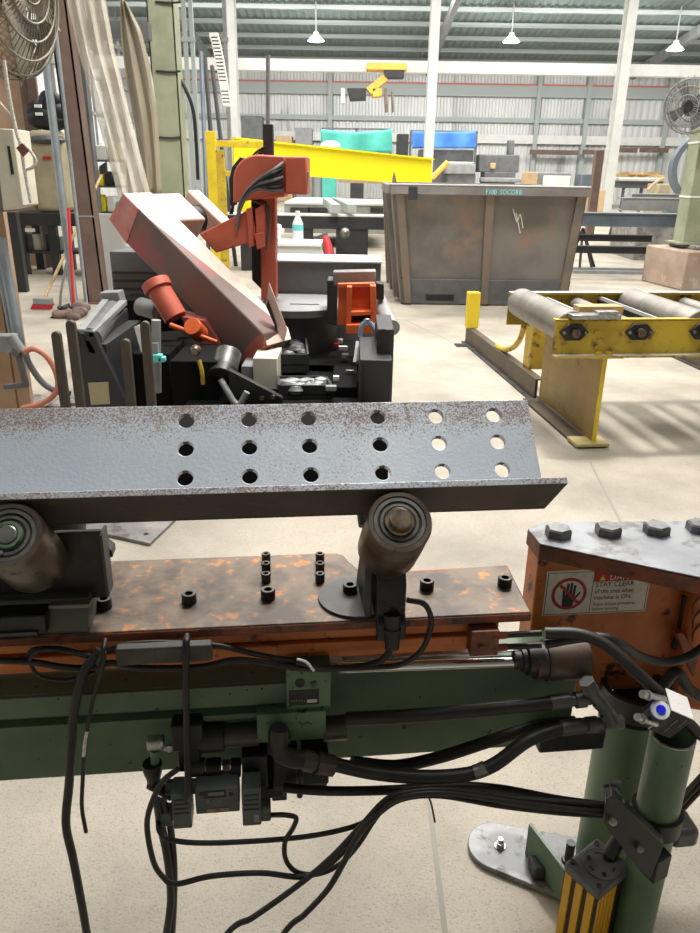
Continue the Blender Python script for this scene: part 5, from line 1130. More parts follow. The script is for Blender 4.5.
# small white table with a bottle
wt = thing('side_table', 'small pale metal table behind the saw upright', 'table')
Yw = 8.6; zt = aY(295, 243.5, Yw).z; xa, xb = aY(262, 246, Yw).x, aY(321, 246, Yw).x
B().box(xa, xb, Yw, Yw + .6, zt - .03, zt).build('table_top', M['white'], wt, bevel=.004); B().box(xa + .01, xb - .02, Yw + .02, Yw + .04, zt - .16, zt - .03).build('apron', M['wall'], wt)
for x in (xa + .03, xb - .05):
    for y in (Yw + .05, Yw + .55): B().box(x, x + .04, y - .02, y + .02, .001, zt - .03).build('leg', M['wall'], wt)
bt = thing('water_bottle', 'clear plastic water bottle standing on the small pale table', 'bottle')
c = aY(298, 243, Yw + .15); c.z = zt
B().lathe(c, Z, [(.001, .055), (.02, .06), (.2, .06), (.27, .03), (.29, .022), (.31, .022)], 20).build('body', M['bottle'], bt); B().cyl(c + Z * .31, c + Z * .335, .026, n=14).build('cap', M['white'], bt)
B().lathe(c, Z, [(.13, .0615), (.19, .0615)], 20, closed=False).build('label_band', M['tealbit'], bt)
b = B(); 

for k in range(3): q = aY(276 + k * 1.5, 240, Yw + .1); b.ball(Vector((q.x, q.y, zt + .055 + .05 * k)), .055 - .008 * k, 1, .7, 1.1, 6)
tag(b.build('rag', M['paper']), 'crumpled white rag heaped on the pale table beside the bottle', 'rag')
# pale beams on a bed behind
bedm = thing('machine_bed', 'pale machine bed with crossing beams behind the transfer table', 'machine bed')
Yb = 16.5; zt = aY(340, 205, Yb).z
B().box(aY(284, 205, Yb).x, aY(388, 205, Yb).x, Yb, Yb + 3.2, .3, zt).build('bed_frame', M['grey'], bedm); B().box(aY(284, 205, Yb).x, aY(388, 205, Yb).x, Yb - .02, Yb + 3.3, zt, zt + .04).build('bed_top', M['wall'], bedm)
for x0, x1 in ((336, 356), (326, 340)):
    p, q = aZ(x0, 197.5, zt + .17), aZ(x1 - 4, 204.5, zt + .17); b = B(); d = (q - p).normalized(); n_ = d.cross(Z).normalized(); b.hexa([p - n_ * .07 - Z * .12, p + n_ * .07 - Z * .12, q + n_ * .07 - Z * .12, q - n_ * .07 - Z * .12, p - n_ * .07, p + n_ * .07, q + n_ * .07, q - n_ * .07]); b.build('cross_beam', M['purlin'], bedm)
for x in (300, 318, 380):
    b = B(); p = aY(x, 210, Yb - .03); b.obox(p, X * .2, Y * .02, Z * .05); b.build('bed_slot', M['charcoal'], bedm)
b = B(); p = aY(372, 183, 20); b.lathe(Vector((p.x, 20, p.z)), Z, [(0, .8), (.08, .9), (.12, .8)], 30); bb_ = tag(b.build('cable_coil', M['cardboard']), 'pale coil of cable lying on the machine bed under the yellow girder', 'coil')
# ================================================================== yellow girder and stand
yg = thing('lifting_beam', 'bright yellow plate girder spanning behind the saw and the scrap bin', 'girder')
gl0, gl1, gr0, gr1 = aY(234, 139, 13), aY(234, 171, 13), aY(432, 160, 15.5), aY(432, 185.5, 15.5)
gn = (gr0 - gl0).cross(Z).normalized(); gn = gn if gn.y > 0 else -gn
b = B(); b.hexa([gl1, gr1, gr1 + gn * .05, gl1 + gn * .05, gl0, gr0, gr0 + gn * .05, gl0 + gn * .05]); b.build('web', M['yelbr'], yg)
b = B(); b.hexa([gl0 - gn * .07, gr0 - gn * .07, gr0 + gn * .12, gl0 + gn * .12] + [p + Z * .025 for p in (gl0 - gn * .07, gr0 - gn * .07, gr0 + gn * .12, gl0 + gn * .12)]); b.build('top_flange', M['yelbr'], yg)
b = B(); p, q = aY(281, 176, 13.7), aY(288, 191, 13.7); b.box(p.x, q.x, 13.75, 13.85, q.z, p.z + .1); b.build('hanger', M['yelbr'], yg)
for x in (245, 420):
    p = aY(x, 180, 13.3 if x < 300 else 15.4); b = B(); b.box(p.x - .1, p.x + .1, p.y, p.y + .15, 0, p.z + .06); b.build('leg', M['yelbr'], yg)
b = B(); p = aY(331, 146, 14.2); b.ball(p + gn * .02, .13, 1.4, .8, .7, 6); tag(b.build('rag', M['paper']), 'white rag lying on top of the yellow girder', 'rag')
yf = thing('guard_railing', 'yellow steel guard railing behind the saw bow', 'railing')
Yy = 11.0
def yfb(x0, x1, y0, y1, n, m='yellow', z0=None):
    f = .02 if n == 'rail' else 0; p, q = aY(x0, y1, Yy), aY(x1, y0, Yy); B().box(p.x, q.x, Yy + f, Yy + .08 - f, p.z if z0 is None else z0, q.z).build(n, M[m], yf, bevel=.006)
yfb(208, 215, 131, 190, 'post', z0=.001); yfb(217, 224, 150, 190, 'post', 'yelworn', .001); yfb(214, 259, 141, 147, 'rail'); yfb(214, 236, 171, 176, 'rail'); yfb(258, 264, 141, 180, 'post', z0=.001)
# hoist
ho = thing('hoist', 'yellow overhead hoist hanging from the white crane beam', 'hoist')
Yh = 29.85
def hb(pts, dep, n, m): yq(pts, Yh, dep).build(n, M[m], ho, bevel=.02)
M['hoistyel'] = mat('hoist_yellow', (250, 196, 84), (236, 176, 70), 2, .4, .7, .5)
hb([(367, 62.5), (407, 63), (407, 70), (367, 69.5)], .8, 'trolley', 'hoistyel'); hb([(366, 88), (384, 74), (388, 80), (371, 94)], .6, 'jib', 'hoistyel'); hb([(372, 88), (382, 88), (382, 96), (373, 97)], .7, 'gearbox', 'hoistyel'); hb([(347, 88), (366, 88), (366, 99), (350, 100)], .8, 'motor', 'charcoal'); hb([(341, 88), (345, 88), (345, 103), (341, 103)], .4, 'control_box', 'white'); hb([(384, 88), (387, 88), (388, 112), (385, 112)], .3, 'chain', 'brassy'); hb([(391, 90), (393, 90), (394, 112), (392, 112)], .3, 'chain', 'brassy'); hb([(384, 70), (404, 70), (404, 78), (384, 78)], .5, 'carriage', 'charcoal')
# ================================================================== left side
def post(name, xt, yt, xb, yb_, Yf, w, d, m, lab, cat, z0=None, z1=None, bevel=.006):
    """upright through two sight points, plumb at distance Yf"""
    p = aY((xt + xb) / 2, (yt + yb_) / 2, Yf); a, c = aY(xt, yt, Yf), aY(xb, yb_, Yf)
    b = B(); b.box(p.x - w / 2, p.x + w / 2, Yf, Yf + d, c.z if z0 is None else z0, a.z if z1 is None else z1); return tag(b.build(name, M[m], bevel=bevel), lab, cat)
bp = thing('brown_post', 'tall brown steel post beside the grey conduit at the left', 'post')
Yp = 9.0; p = aY(72, 150, Yp)
b = B(); p0_, p1_ = aY(94, 285, Yp), aY(56, 0, Yp); dv_ = (p1_ - p0_) / (p1_.z - p0_.z); p = Vector((p0_ + dv_ * (0.001 - p0_.z)))
for x0_, x1_, y0_, y1_ in ((-.10, .10, 0, .02), (-.10, -.08, 0, .2), (.08, .10, 0, .2)): b.prism([p + X * a_ + Y * c_ for a_, c_ in ((x0_, y0_), (x1_, y0_), (x1_, y1_), (x0_, y1_))], Vector((dv_.x, 0, 1)) * 7)
b.build('shaft', M['brown'], bp)
B().box(p.x - .14, p.x + .14, Yp - .04, Yp + .24, .001, .02).build('base_plate', M['brown'], bp); B().box(p.x + dv_.x - .104, p.x + dv_.x + .104, Yp - .006, Yp, .98, 1.0).build('weld_band', M['grey'], bp)
p2 = aY(54, 130, Yp - .3); b = B(); b.cyl(Vector((p2.x, Yp - .3, .001)), Vector((p2.x, Yp - .3, 6.5)), .042, n=16); b.cyl(Vector((p2.x + .12, Yp - .25, .001)), Vector((p2.x + .12, Yp - .25, 6.5)), .02, n=10); M['galv'] = mat('galvanised_pipe', (168, 178, 184), (140, 150, 156), 5, .4, .7, .35, .5); tag(b.build('conduit_pipe', M['galv']), 'grey conduit pipe rising beside the brown post', 'pipe')
p = aY(47 + 30, 120, Yp + 1.2)
post('grey_post', 76, 40, 82, 110, Yp + 2, .16, .16, 'midgrey', 'slim dark grey post behind the brown post', 'post', .001, 6)
gcl = thing('green_column', 'pale green steel column standing behind the plastic curtains', 'column')
Yg = 9.6; p = aY(166, 100, Yg)
b = B(); b.box(p.x - .15, p.x + .15, Yg, Yg + .02, .001, 7); b.box(p.x - .15, p.x - .13, Yg, Yg + .3, .001, 7); b.box(p.x + .13, p.x + .15, Yg, Yg + .3, .001, 7); b.build('shaft', M['palegreen'], gcl, bevel=.004)
for y in (3, 72, 138):
    q = aY(172, y, Yg - .01); b = B(); b.tube([Vector((q.x - .18, Yg - .012, q.z + .01)), Vector((q.x - .02, Yg - .02, q.z)), Vector((q.x + .10, Yg - .015, q.z + .01))], .012, 6); b.build('tie_wire', M['charcoal'], gcl)
# plastic curtains
def drape(name, left, right, Yf, m, lab, nf, amp, zb=None):
    b = B(); rows = 18; cols = nf * 6; g = []
    def along(pts, t):
        n = len(pts) - 1; i = min(int(t * n), n - 1); f = t * n - i; a, c = pts[i], pts[i + 1]; return a[0] + (c[0] - a[0]) * f, a[1] + (c[1] - a[1]) * f
    for r in range(rows + 1):
        t = r / rows; a, c = along(left, t), along(right, t); row = []
        for k in range(cols + 1):
            s = k / cols; x, y = a[0] + (c[0] - a[0]) * s, a[1] + (c[1] - a[1]) * s
            row.append(b.bm.verts.new(aY(x, y, Yf + amp * math.sin(s * nf * 2 * PI + t * 1.5) + amp * .7 * math.sin(s * 5 + t * 4))))
        g.append(row)
    for r in range(rows):
        for k in range(cols): b.face((g[r][k], g[r][k + 1], g[r + 1][k + 1], g[r + 1][k]))
    o = b.build(name, M[m]); sd = o.modifiers.new('thickness', 'SOLIDIFY'); sd.thickness = .004
    return tag(o, lab, 'curtain')
drape('plastic_curtain', [(60, -30), (78, 50), (98, 120), (121, 205)], [(100, -30), (114, 50), (131, 120), (152, 200)], 7.6, 'pvc', 'cloudy pale plastic strip curtain hanging left of the darker sheet', 3, .035)
drape('plastic_curtain', [(120, -4), (121, 40), (127, 85), (135, 125), (142, 170), (143, 195)], [(126, 2), (141, 30), (151, 70), (157, 110), (160, 160), (162, 195)], 8.8, 'pvcdark', 'smoky brown plastic sheet hanging beside the green column', 2, .035)
# rail that carries them
b = B(); p, q = aY(20, 2, 9.4), aY(150, 24, 9.4); b.box(p.x, q.x, 9.3, 9.45, p.z - .35, p.z - .18); tag(b.build('curtain_rail', M['midgrey']), 'grey rail above the plastic curtains', 'rail')
# beige boards and electric box at the frame edge
Yc = 4.6
bs = thing('wooden_post', 'beige boarded post at the left edge behind the cream box', 'post')
a, c = aY(-60, 250, Yc).x, aY(8, 250, Yc).x
M['beige2'] = M['beige']
B().box(a, c - .09, Yc, Yc + .05, .001, 1.72).build('board', M['beige'], bs, bevel=.004); B().box(c - .085, c, Yc + .01, Yc + .06, .001, 1.72).build('board', M['beige'], bs, bevel=.004)
post('steel_channel', 21, 62, 43, 200, 12.45, .20, .10, 'brown', 'dark brown steel channel rising behind the black work bench', 'steel channel', .001, 5.5)
q_ = aY(4, 130, 12.7); b = B(); b.box(q_.x - .55, q_.x + .36, 12.7, 12.76, .001, 5.2); tag(b.build('beige_board', M['beige']), 'tall beige board at the left edge behind the white rope', 'board')
b = B(); q = aY(29, 78, 12.4); b.box(q.x - .04, q.x + .10, 12.38, 12.44, q.z - .35, q.z + .2); tag(b.build('junction_plate', M['brown'], bevel=.004), 'small dark plate fixed to the brown channel near the fan', 'plate')
post('red_post', 8, 215, 22, 290, 9.8, .16, .10, 'charcoal', 'dark post below the cream box at the left edge', 'post', .001, .98)
eb = thing('electric_box', 'cream electrical trunking box fixed to the beige post', 'electric box')
q0 = [aY(x, y, 4.3) for x, y in ((-8, 128), (13, 129), (23, 206), (2, 211))]
b = B(); b.prism(q0, Y * .22); b.build('box', M['offwhite'], eb, bevel=.006)
b = B(); b.prism([aY(x, y, 4.292) for x, y in ((-30, 130), (-7, 130), (3, 212), (-20, 214))], Y * .2); b.build('side', M['midgrey'], eb, bevel=.004)
b = B(); b.prism([aY(x, y, 4.296) for x, y in ((7, 146), (9.5, 146), (14, 174), (11, 175))], Y * .004); b.build('label', M['charcoal'], eb)
b = B(); p, q = aY(5, 180, 4.35), aY(22, 345, 4.35); b.tube([aY(0, 238, 4.35), aY(8, 280, 4.35), aY(17, 330, 4.3), aY(20, 345, 4.3)], .03, 10); b.tube([aY(-6, 240, 4.38), aY(4, 290, 4.38), aY(12, 332, 4.34)], .022, 10); tag(b.build('conduit_pipe', M['galv']), 'pair of grey conduit pipes running down the beige post', 'pipe')
# valve cluster and hose low on the post
vl = thing('air_valve', 'grey air valve with hose fittings low on the beige post', 'valve')
b = B(); b.obox(aY(6, 343, 4.2), X * .06, Y * .04, Z * .05); b.cyl(aY(10, 335, 4.18), aY(22, 352, 4.18), .03, n=12); b.build('body', M['grey'], vl, bevel=.008)
b = B(); b.cyl(aY(16, 345, 4.18), aY(26, 385, 4.18), .02, n=10); b.cyl(aY(5, 387, 4.18), aY(28, 385, 4.18), .018, n=10); b.ball(aY(17, 352, 4.18), .035, n=6); b.build('pipe_leg', M['midgrey'], vl)
def yt(name, pts, Yf, r, m, lab, cat): b = B(); b.tube([aY(x, y, Yf) for x, y in pts], r, 9); return tag(b.build(name, M[m]), lab, cat)
yt('air_hose', [(24, 352), (34, 349), (46, 356), (55, 370), (58, 385), (52, 397), (38, 405), (22, 408)], 4.1, .016, 'redhose', 'salmon air hose curling from the valve to the floor', 'hose')
yt('air_hose', [(25, 352), (30, 365), (42, 382), (56, 391), (70, 394)], 4.15, .018, 'midgrey', 'grey air hose running from the valve towards the guide bars', 'hose')
b = B(); c = aZ(28, 405)
for k in range(14): 
    s = Vector((c.x + random.uniform(-.35, .3), c.y + random.uniform(-.15, .25), .0)); b.ball(s + Z * .01, random.uniform(.03, .07), 1.3, 1, .5, 5)
tag(b.build('floor_debris', M['stone']), 'grey dust and debris heaped on the floor below the valve', 'debris', kind='stuff')
# rope with tag
b = B(); b.tube([aY(x, y, 4.2) for x, y in ((4, 60), (9, 95), (16, 130), (20, 142))], .010, 8); b.tube([aY(x, y, 4.2) for x, y in ((20, 142), (23, 160), (26, 178), (31, 203))], .010, 8); b.tube([aY(x, y, 4.2) for x, y in ((24, 144), (31, 152), (36, 161), (33, 167), (25, 170))], .008, 8); b.tube([aY(x, y, 4.2) for x, y in ((-4, 98), (6, 110), (14, 119))], .006, 6)
tag(b.build('white_rope', M['ropew']), 'knotted white rope hanging in front of the beige post', 'rope')
b = B(); b.prism([aY(x, y, 4.19) for x, y in ((16, 148), (22, 143), (29, 151), (23, 157))], Y * .006); M['tagbrown'] = mat('dark_red_tag', (128, 74, 66), rough=.6); tag(b.build('brown_tag', M['tagbrown']), 'dark red tag tied to the white rope', 'tag')
# big fan top left, seen from the side
c = aY(-4, -14, 4.4)
fan2 = thing('drum_fan', 'large dusty wire caged fan at the top left corner', 'fan')
M['fanwire'] = mat('dusty_fan_wire', (150, 144, 128), (120, 114, 100), 9, .4, .7, .6)
b = B(); R = .42; ax = Vector((.97, -.22, 0)).normalized(); xx, yy, dd = basis(ax)
NW = 56
for k in range(NW):
    a = 2 * PI * k / NW; e = xx * math.cos(a) + yy * math.sin(a)
    b.tube([c - dd * .20 + e * .05, c - dd * .17 + e * R * .6, c - dd * .08 + e * R * .95, c + e * R, c + dd * .06 + e * R * .96, c + dd * .16 + e * R * .6, c + dd * .2 + e * .05], .0036, 4, 2)
for rr_, d2 in ((R, 0), (R * .96, .07), (R * .8, .13), (R * .6, .165), (R * .4, .185), (R * .2, .195), (R * .95, -.09), (R * .6, -.17)): b.tube([c + dd * d2 + (xx * math.cos(2 * PI * k / 40) + yy * math.sin(2 * PI * k / 40)) * rr_ for k in range(41)], .006, 5, 1)
b.build('guard', M['fanwire'], fan2)
b = B(); b.lathe(c - dd * .3, dd, [(0, .10), (.02, .13), (.24, .13), (.3, .06)], 24); b.build('motor', M['charcoal'], fan2)
for k in range(5):
    a = 2 * PI * k / 5 + .3; e = xx * math.cos(a) + yy * math.sin(a); g = dd.cross(e)
    b = B(); b.prism([c + e * .06 - g * .05 + dd * .03, c + e * R * .9 - g * .26 + dd * .06, c + e * R * .9 + g * .16 - dd * .05, c + e * .06 + g * .05 - dd * .03], dd * .006); b.build('blade', M['fanwire'], fan2)
b = B(); b.lathe(c - dd * .05, dd, [(0, R * 1.0), (.12, R * 1.0)], 48, closed=False); o_ = b.build('drum_band', M['fanwire'], fan2)
# brooms and bits on the floor behind the posts
br2 = thing('push_broom', 'broom with a wooden handle and red bristles leaning behind the brown post', 'broom')
h1 = aY(102, 174, 10.6)
h0 = aY(43, 301, 8.6)
B().cyl(h0, h1, .018, n=10).build('handle', M['wood'], br2)
d = (h1 - h0).normalized()
B().obox(h0, X * .10, Y * .05, Z * .035).build('head', M['grey'], br2, bevel=.01)
b = B(); q = [h0 + X * s * .11 + Y * t * .045 - Z * .03 for s, t in ((-1, -1), (1, -1), (1, 1), (-1, 1))]; b.hexa([Vector((p.x - .03, p.y, .002)) for p in q] + q); b.build('bristles', M['broomred'], br2)
b = B(); p = aY(103.5, 169, 10.6); b.obox(p, (X * .8 + Z * .5) * .06, Y * .03, Z * .06); tag(b.build('hammer_head', M['charcoal'], bevel=.006), 'dark block hung near the top of the wooden broom handle', 'block')
mp_ = thing('squeegee', 'red handled squeegee standing between the posts', 'squeegee')
s0, s1 = aY(73.5, 303, 8.6), aY(68.5, 208, 8.6)
B().cyl(s0, s1, .017, n=10).build('handle', M['redplastic'], mp_); B().cyl(Vector((s0.x, s0.y, .02)), s0, .022, n=10).build('ferrule', M['grey'], mp_); B().box(s0.x - .18, s0.x + .18, s0.y - .03, s0.y + .03, .002, .035).build('blade', M['charcoal'], mp_)
sh_ = thing('dust_pan', 'dark long handled pan beside the broom', 'dust pan')
B().prism([aY(x, y, 8.05) for x, y in ((49, 319), (62, 306), (64, 308), (53, 321))], Y * .2).build('pan', M['charcoal'], sh_); b = B(); b.tube([aY(x, y, 8.15) for x, y in ((60, 308), (61, 292), (64, 276), (67, 262))], .014, 8); b.build('handle', M['grey'], sh_)
b = B()
for x, y, r in ((66, 312, .07), (74, 316, .06), (80, 312, .08), (60, 314, .07), (82, 307, .08), (70, 314, .07), (77, 314, .07), (63, 314, .07)): q = aZ(x, y + 4); b.ball(Vector((q.x, q.y, r * .6)), r, 1.2, 1, .7, 7)
M['rag'] = mat('pink_rag', (150, 124, 116), (104, 88, 84), 8, .4, .65, .9); tag(b.build('rag', M['rag']), 'heap of pinkish rags at the foot of the squeegee', 'rag')
post('weathered_panel', 108, 226, 112, 300, 9.4, .42, .05, 'wall', 'weathered pale board standing right of the brown post', 'board', .001, 1.0)
# black bench
bn = thing('work_bench', 'black steel work bench under the beige sacks at the left', 'bench')
Yn = 11.5; zt = aY(45, 213, Yn).z; xa, xb = aY(10, 213, Yn).x, aY(92, 213, Yn).x
B().box(xa, xb, Yn, Yn + .8, zt - .18, zt).build('bench_top', M['charcoal'], bn, bevel=.01)
for x in (xa + .02, (xa + xb) / 2 - .1, xb - .15):
    for y in (Yn + .05, Yn + .65): B().box(x, x + .12, y, y + .1, .001, zt - .18).build('leg', M['charcoal'], bn)
B().box(xa, xb, Yn + .1, Yn + .7, .30, .34).build('shelf', M['charcoal'], bn)
for i, (x, y, m, s, lab) in enumerate(((30, 238, 'midgrey', .14, 'grey tin'), (41, 268, 'offwhite', .14, 'pale tin'), (54, 268, 'charcoal', .14, 'black tin'), (67, 268, 'white', .12, 'small white tin'))):
    q = aY(x, y, Yn + .3); b = B(); b.cyl(Vector((q.x, q.y, .342)), Vector((q.x, q.y, .342 + s * 1.6)), s * .5, n=16); tag(b.build('tin', M[m]), '%s on the shelf of the black work bench' % lab, 'tin')
for x, y in ((30, 230), (66, 225)):
    q = aY(x, y, Yn - .005); b = B(); b.obox(q, X * .07, Y * .01, Z * .025); tag(b.build('paper_note', M['paper']), 'white paper stuck on the black work bench, %s' % ('left one' if x < 40 else 'right one'), 'paper')
# beige sack bale and dark jackets
bg_ = thing('bulk_bag', 'tall beige bulk bag with a red mark on the bench', 'bag')
q = aY(48, 165, 11.9); zb_ = zt + .001; zt3 = aY(48, 131, 11.9).z
b = B(); b.box(aY(33, 165, 11.7).x, aY(62, 165, 11.7).x, 11.62, 12.2, zb_, zt3); b.build('bag', M['khaki'], bg_, bevel=.07, seg=4)
b = B(); p = aY(47, 158, 11.6); b.obox(p, X * .06, Y * .006, Z * .02); b.build('red_mark', M['redsign'], bg_)
b = B(); b.ball(aY(46, 140, 11.7), .2, 1.5, .8, .35, 8); b.build('fold', M['castgrey'], bg_)
jk = thing('dark_jackets', 'heap of dark jackets on top of the beige bulk bag', 'clothes')
b = B()
for x, y, r, sx2, sz in ((44, 118, .20, 1.3, .8), (48, 104, .15, .9, 1.2), (38, 112, .15, 1.2, 1.1), (58, 114, .17, 1.1, .9), (52, 122, .2, 1.4, .6), (64, 116, .14, 1, .9), (56, 101, .10, .8, 1.1)): b.ball(aY(x, y, 11.85), r, sx2, .8, sz, 9)
q = aY(48, 128, 11.85); b.build('cloth', M['black'], jk)
for x, y in ((38, 106), (39, 114)):
    b = B(); b.obox(aY(x, y, 11.66), X * .05, Y * .01, Z * .02); b.build('badge', M['paper'], jk)
# cluttered shelf between the posts
sf = thing('parts_shelf', 'grey shelf of cluttered packs behind the plastic curtain', 'shelf')
Ys = 11.2; xa, xb = aY(84, 180, Ys).x, aY(122, 180, Ys).x
for y in (160, 186, 212, 240):
    z = aY(100, y, Ys).z; B().box(xa, xb, Ys, Ys + .4, z - .02, z).build('shelf_board', M['midgrey'], sf)
for x in (xa, xb - .03): B().box(x, x + .03, Ys + .37, Ys + .40, .001, aY(100, 120, Ys).z).build('upright', M['midgrey'], sf)
random.seed(11)
items = [('redplastic', 'small red carton'), ('paper', 'white carton'), ('yelbr', 'yellow tub'), ('charcoal', 'black case'), ('offwhite', 'cream jug'), ('tealbit', 'teal pack')]
for r, (yy, seq) in enumerate(((160, ('charcoal', 'paper', 'offwhite')), (186, ('paper', 'yelbr', 'charcoal', 'paper')), (212, ('yelbr', 'yelbr', 'paper', 'tealbit')), (240, ('charcoal', 'offwhite', 'brown')))):
    z = aY(100, yy, Ys).z + .001; n = len(seq); wd_ = (xb - xa) / n
    for i, m in enumerate(seq):
        h = random.uniform(.16, .27); x = xa + wd_ * (i + .5); b = B()
        b.box(x - wd_ * .40, x + wd_ * .40, Ys + .04, Ys + .28, z, z + h * .85)
        if i % 2: b.cyl(Vector((x, Ys + .14, z + h * .84)), Vector((x, Ys + .14, z + h)), .04, n=12)
        cname = {'charcoal': 'black case', 'paper': 'white pack', 'offwhite': 'cream jug', 'yelbr': 'yellow tub', 'tealbit': 'teal pack', 'brown': 'brown box'}[m]
        tag(b.build(cname.replace(' ', '_'), M[m], bevel=.01), '%s on the %s shelf behind the curtain, %s from the left' % (cname, ('top', 'second', 'third', 'bottom')[r], ('first', 'second', 'third', 'fourth')[i]), cname.split()[1])
# leaning bars against the far left windows
for i, (x0, y0, x1, y1, m, lab) in enumerate(((201, 52, 206, 185, 'bluesteel', 'blue-grey bar leaning upright, left of the three by the yellow frame'), (205, 58, 212, 150, 'charcoal', 'dark bar leaning upright, middle of the three by the yellow frame'), (212, 66, 222, 150, 'charcoal', 'dark bar leaning upright, right of the three by the yellow frame'))):
    a, c = aY(x0, y0, 13.6 + .3 * i), aY(x1, y1, 13.1 + .3 * i); d = (c - a); c = a + d * ((a.z) / (a.z - c.z)); b = B(); b.cyl(c, a, .035, n=8); tag(b.build('steel_bar', M[m]), lab, 'steel bar', 'leaning steel bars')
for i, (x, w) in enumerate(((186, 4), (193, 5), (226, 5))):
    p = aY(x, 60, 20); b = B(); b.box(p.x - .045, p.x + .045, 20, 20.1, .001, 7.5); b.box(p.x - .08, p.x + .08, 19.96, 20, 4.3, 4.4); tag(b.build('steel_upright', M['purlin' if i < 2 else 'grey']), ['pale steel upright just right of the green column', 'pale steel upright before the daylight windows', 'dark steel upright before the white building column'][i], 'upright', 'steel uprights by the windows')
yt('black_lead', [(173, 70), (185, 88), (193, 110), (196, 140), (198, 180)], 9.8, .022, 'black', 'black lead drooping from the green column', 'cable')
# drag chain
b = B()
for k in range(20): q = aY(214 + 13 * (k / 19) ** .8, 36 + 68 * k / 19, 18); b.obox(q, X * .09, Y * .06, Z * .055)
tag(b.build('drag_chain', M['white'], bevel=.01), 'pale cable drag chain hanging beside the white building column', 'drag chain')
# ================================================================== clutter along the back wall
def far(name, m, lab, cat, x0, x1, y0, y1, Yf, dep, group=None, onfloor=True, bevel=.03, z0=None):
    p, q = aY(x0, y1, Yf), aY(x1, y0, Yf); b = B(); b.box(p.x, q.x, Yf, Yf + dep, 0.001 if onfloor else p.z, q.z); return tag(b.build(name, M[m], bevel=bevel), lab, cat, group)
def tarp(name, m, lab, x0, x1, y0, y1, Yf, sag):
    b = B(); n = 22; g = []
    for r in range(8):
        row = []
        for k in range(n + 1):
            s, t = k / n, r / 7; y = y0 + (y1 - y0) * t + (sag * math.sin(PI * s) * (1 - t) if r == 0 or True else 0)
            row.append(b.bm.verts.new(aY(x0 + (x1 - x0) * s, y, Yf + .15 * math.sin(s * 14) * (t + .2))))
        g.append(row)
    for r in range(7):
        for k in range(n): b.face((g[r][k], g[r][k + 1], g[r + 1][k + 1], g[r + 1][k]))
    o = b.build(name, M[m]); sd = o.modifiers.new('thickness', 'SOLIDIFY'); sd.thickness = .01; return tag(o, lab, 'tarp')
tarp('tarp', 'teal', 'teal tarp hung over a frame behind the yellow girder', 321, 392, 129, 153, 36, 3)
tarp('tarp', 'blue', 'blue tarp hung right of the slim white column', 412, 476, 131, 148.5, 36.5, .8)
b = B(); p, q = aY(322, 128, 36.2), aY(391, 128, 36.2); b.box(p.x, q.x, 36.2, 36.3, p.z - .05, p.z + .02)
for pp in (p, q, (p + q) / 2): b.box(pp.x - .05, pp.x + .05, 36.2, 36.3, .001, p.z)
tag(b.build('tarp_rack', M['midgrey']), 'grey rack holding up the teal tarp', 'rack')
b = B(); p, q = aY(411, 130.5, 36.7), aY(477, 130.5, 36.7); b.box(p.x, q.x, 36.7, 36.8, p.z - .05, p.z + .02)
for pp in (p, q): b.box(pp.x - .05, pp.x + .05, 36.7, 36.8, .001, p.z)
tag(b.build('tarp_rack', M['midgrey']), 'grey rack holding up the blue tarp', 'rack')
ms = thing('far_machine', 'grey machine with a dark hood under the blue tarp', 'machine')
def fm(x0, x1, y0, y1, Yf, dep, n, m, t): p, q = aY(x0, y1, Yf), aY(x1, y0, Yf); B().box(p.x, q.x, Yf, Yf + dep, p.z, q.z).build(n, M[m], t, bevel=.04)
fm(418, 474, 150, 205, 36.9, 1.5, 'cabinet', 'midgrey', ms); fm(448, 474, 162, 164, 35.8, 1, 'hood', 'wall', ms); fm(446, 476, 164, 174, 35.8, 1, 'table', 'grey', ms); fm(446, 476, 174, 206, 35.9, .8, 'base', 'midgrey', ms)  # dark machine coloured mid grey, haze put into the colour
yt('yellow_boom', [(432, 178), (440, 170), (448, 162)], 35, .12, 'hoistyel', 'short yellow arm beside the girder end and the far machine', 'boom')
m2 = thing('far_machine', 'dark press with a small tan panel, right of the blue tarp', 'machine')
fm(478, 520, 155, 172, 37, 1.2, 'head', 'midgrey', m2); fm(482, 516, 172, 206, 37, 1.2, 'body', 'midgrey', m2); fm(490, 496, 163, 169, 36.9, .1, 'panel', 'cardboard', m2); fm(508, 515, 140, 158, 37.2, .6, 'motor', 'midgrey', m2); fm(480, 522, 178, 182, 36.7, .3, 'rail', 'grey', m2)  # press paled to mid grey to stand for distance haze
far('cardboard_box', 'cardboard', 'cardboard box standing behind the bin rim, left of the white crate', 'box', 524, 538, 172, 205, 33, 1)
far('white_crate', 'white', 'white crate standing behind the bin rim', 'crate', 546, 571, 176, 206, 32, 1)
far('grey_bench', 'grey', 'pale bench top behind the white crate', 'bench', 536, 572, 173, 176, 33.3, .9)
far('blue_bin', 'bluesteel', 'blue-grey bin left of the tall white column', 'bin', 578, 594, 174, 206, 33, 1)
pb = aY(596, 180, 20); b = B(); b.box(aY(593, 180, 20).x, aY(601, 180, 20).x, 20, 20.2, .001, aY(598, 150, 20).z); tag(b.build('brown_post', M['brown'], bevel=.01), 'short brown post in front of the tall white column', 'post')
far('tan_block', 'cardboard', 'tan block at the foot of the tall white column', 'block', 592, 606, 190, 208, 26, .8)
sb_ = thing('far_bench', 'long grey bench heaped with wood offcuts, behind the concrete pedestal', 'bench')
fm(618, 666, 178, 181, 30, 1.5, 'bench_top', 'wall', sb_); fm(620, 664, 181, 188, 30.2, 1.0, 'drawer_box', 'midgrey', sb_)  # drawer box and legs paled the same way for haze
for x in (622, 640, 660): fm(x, x + 2.5, 188, 212, 30.3, .3, 'leg', 'midgrey', sb_)
random.seed(5); zt_b = aY(640, 178, 30).z
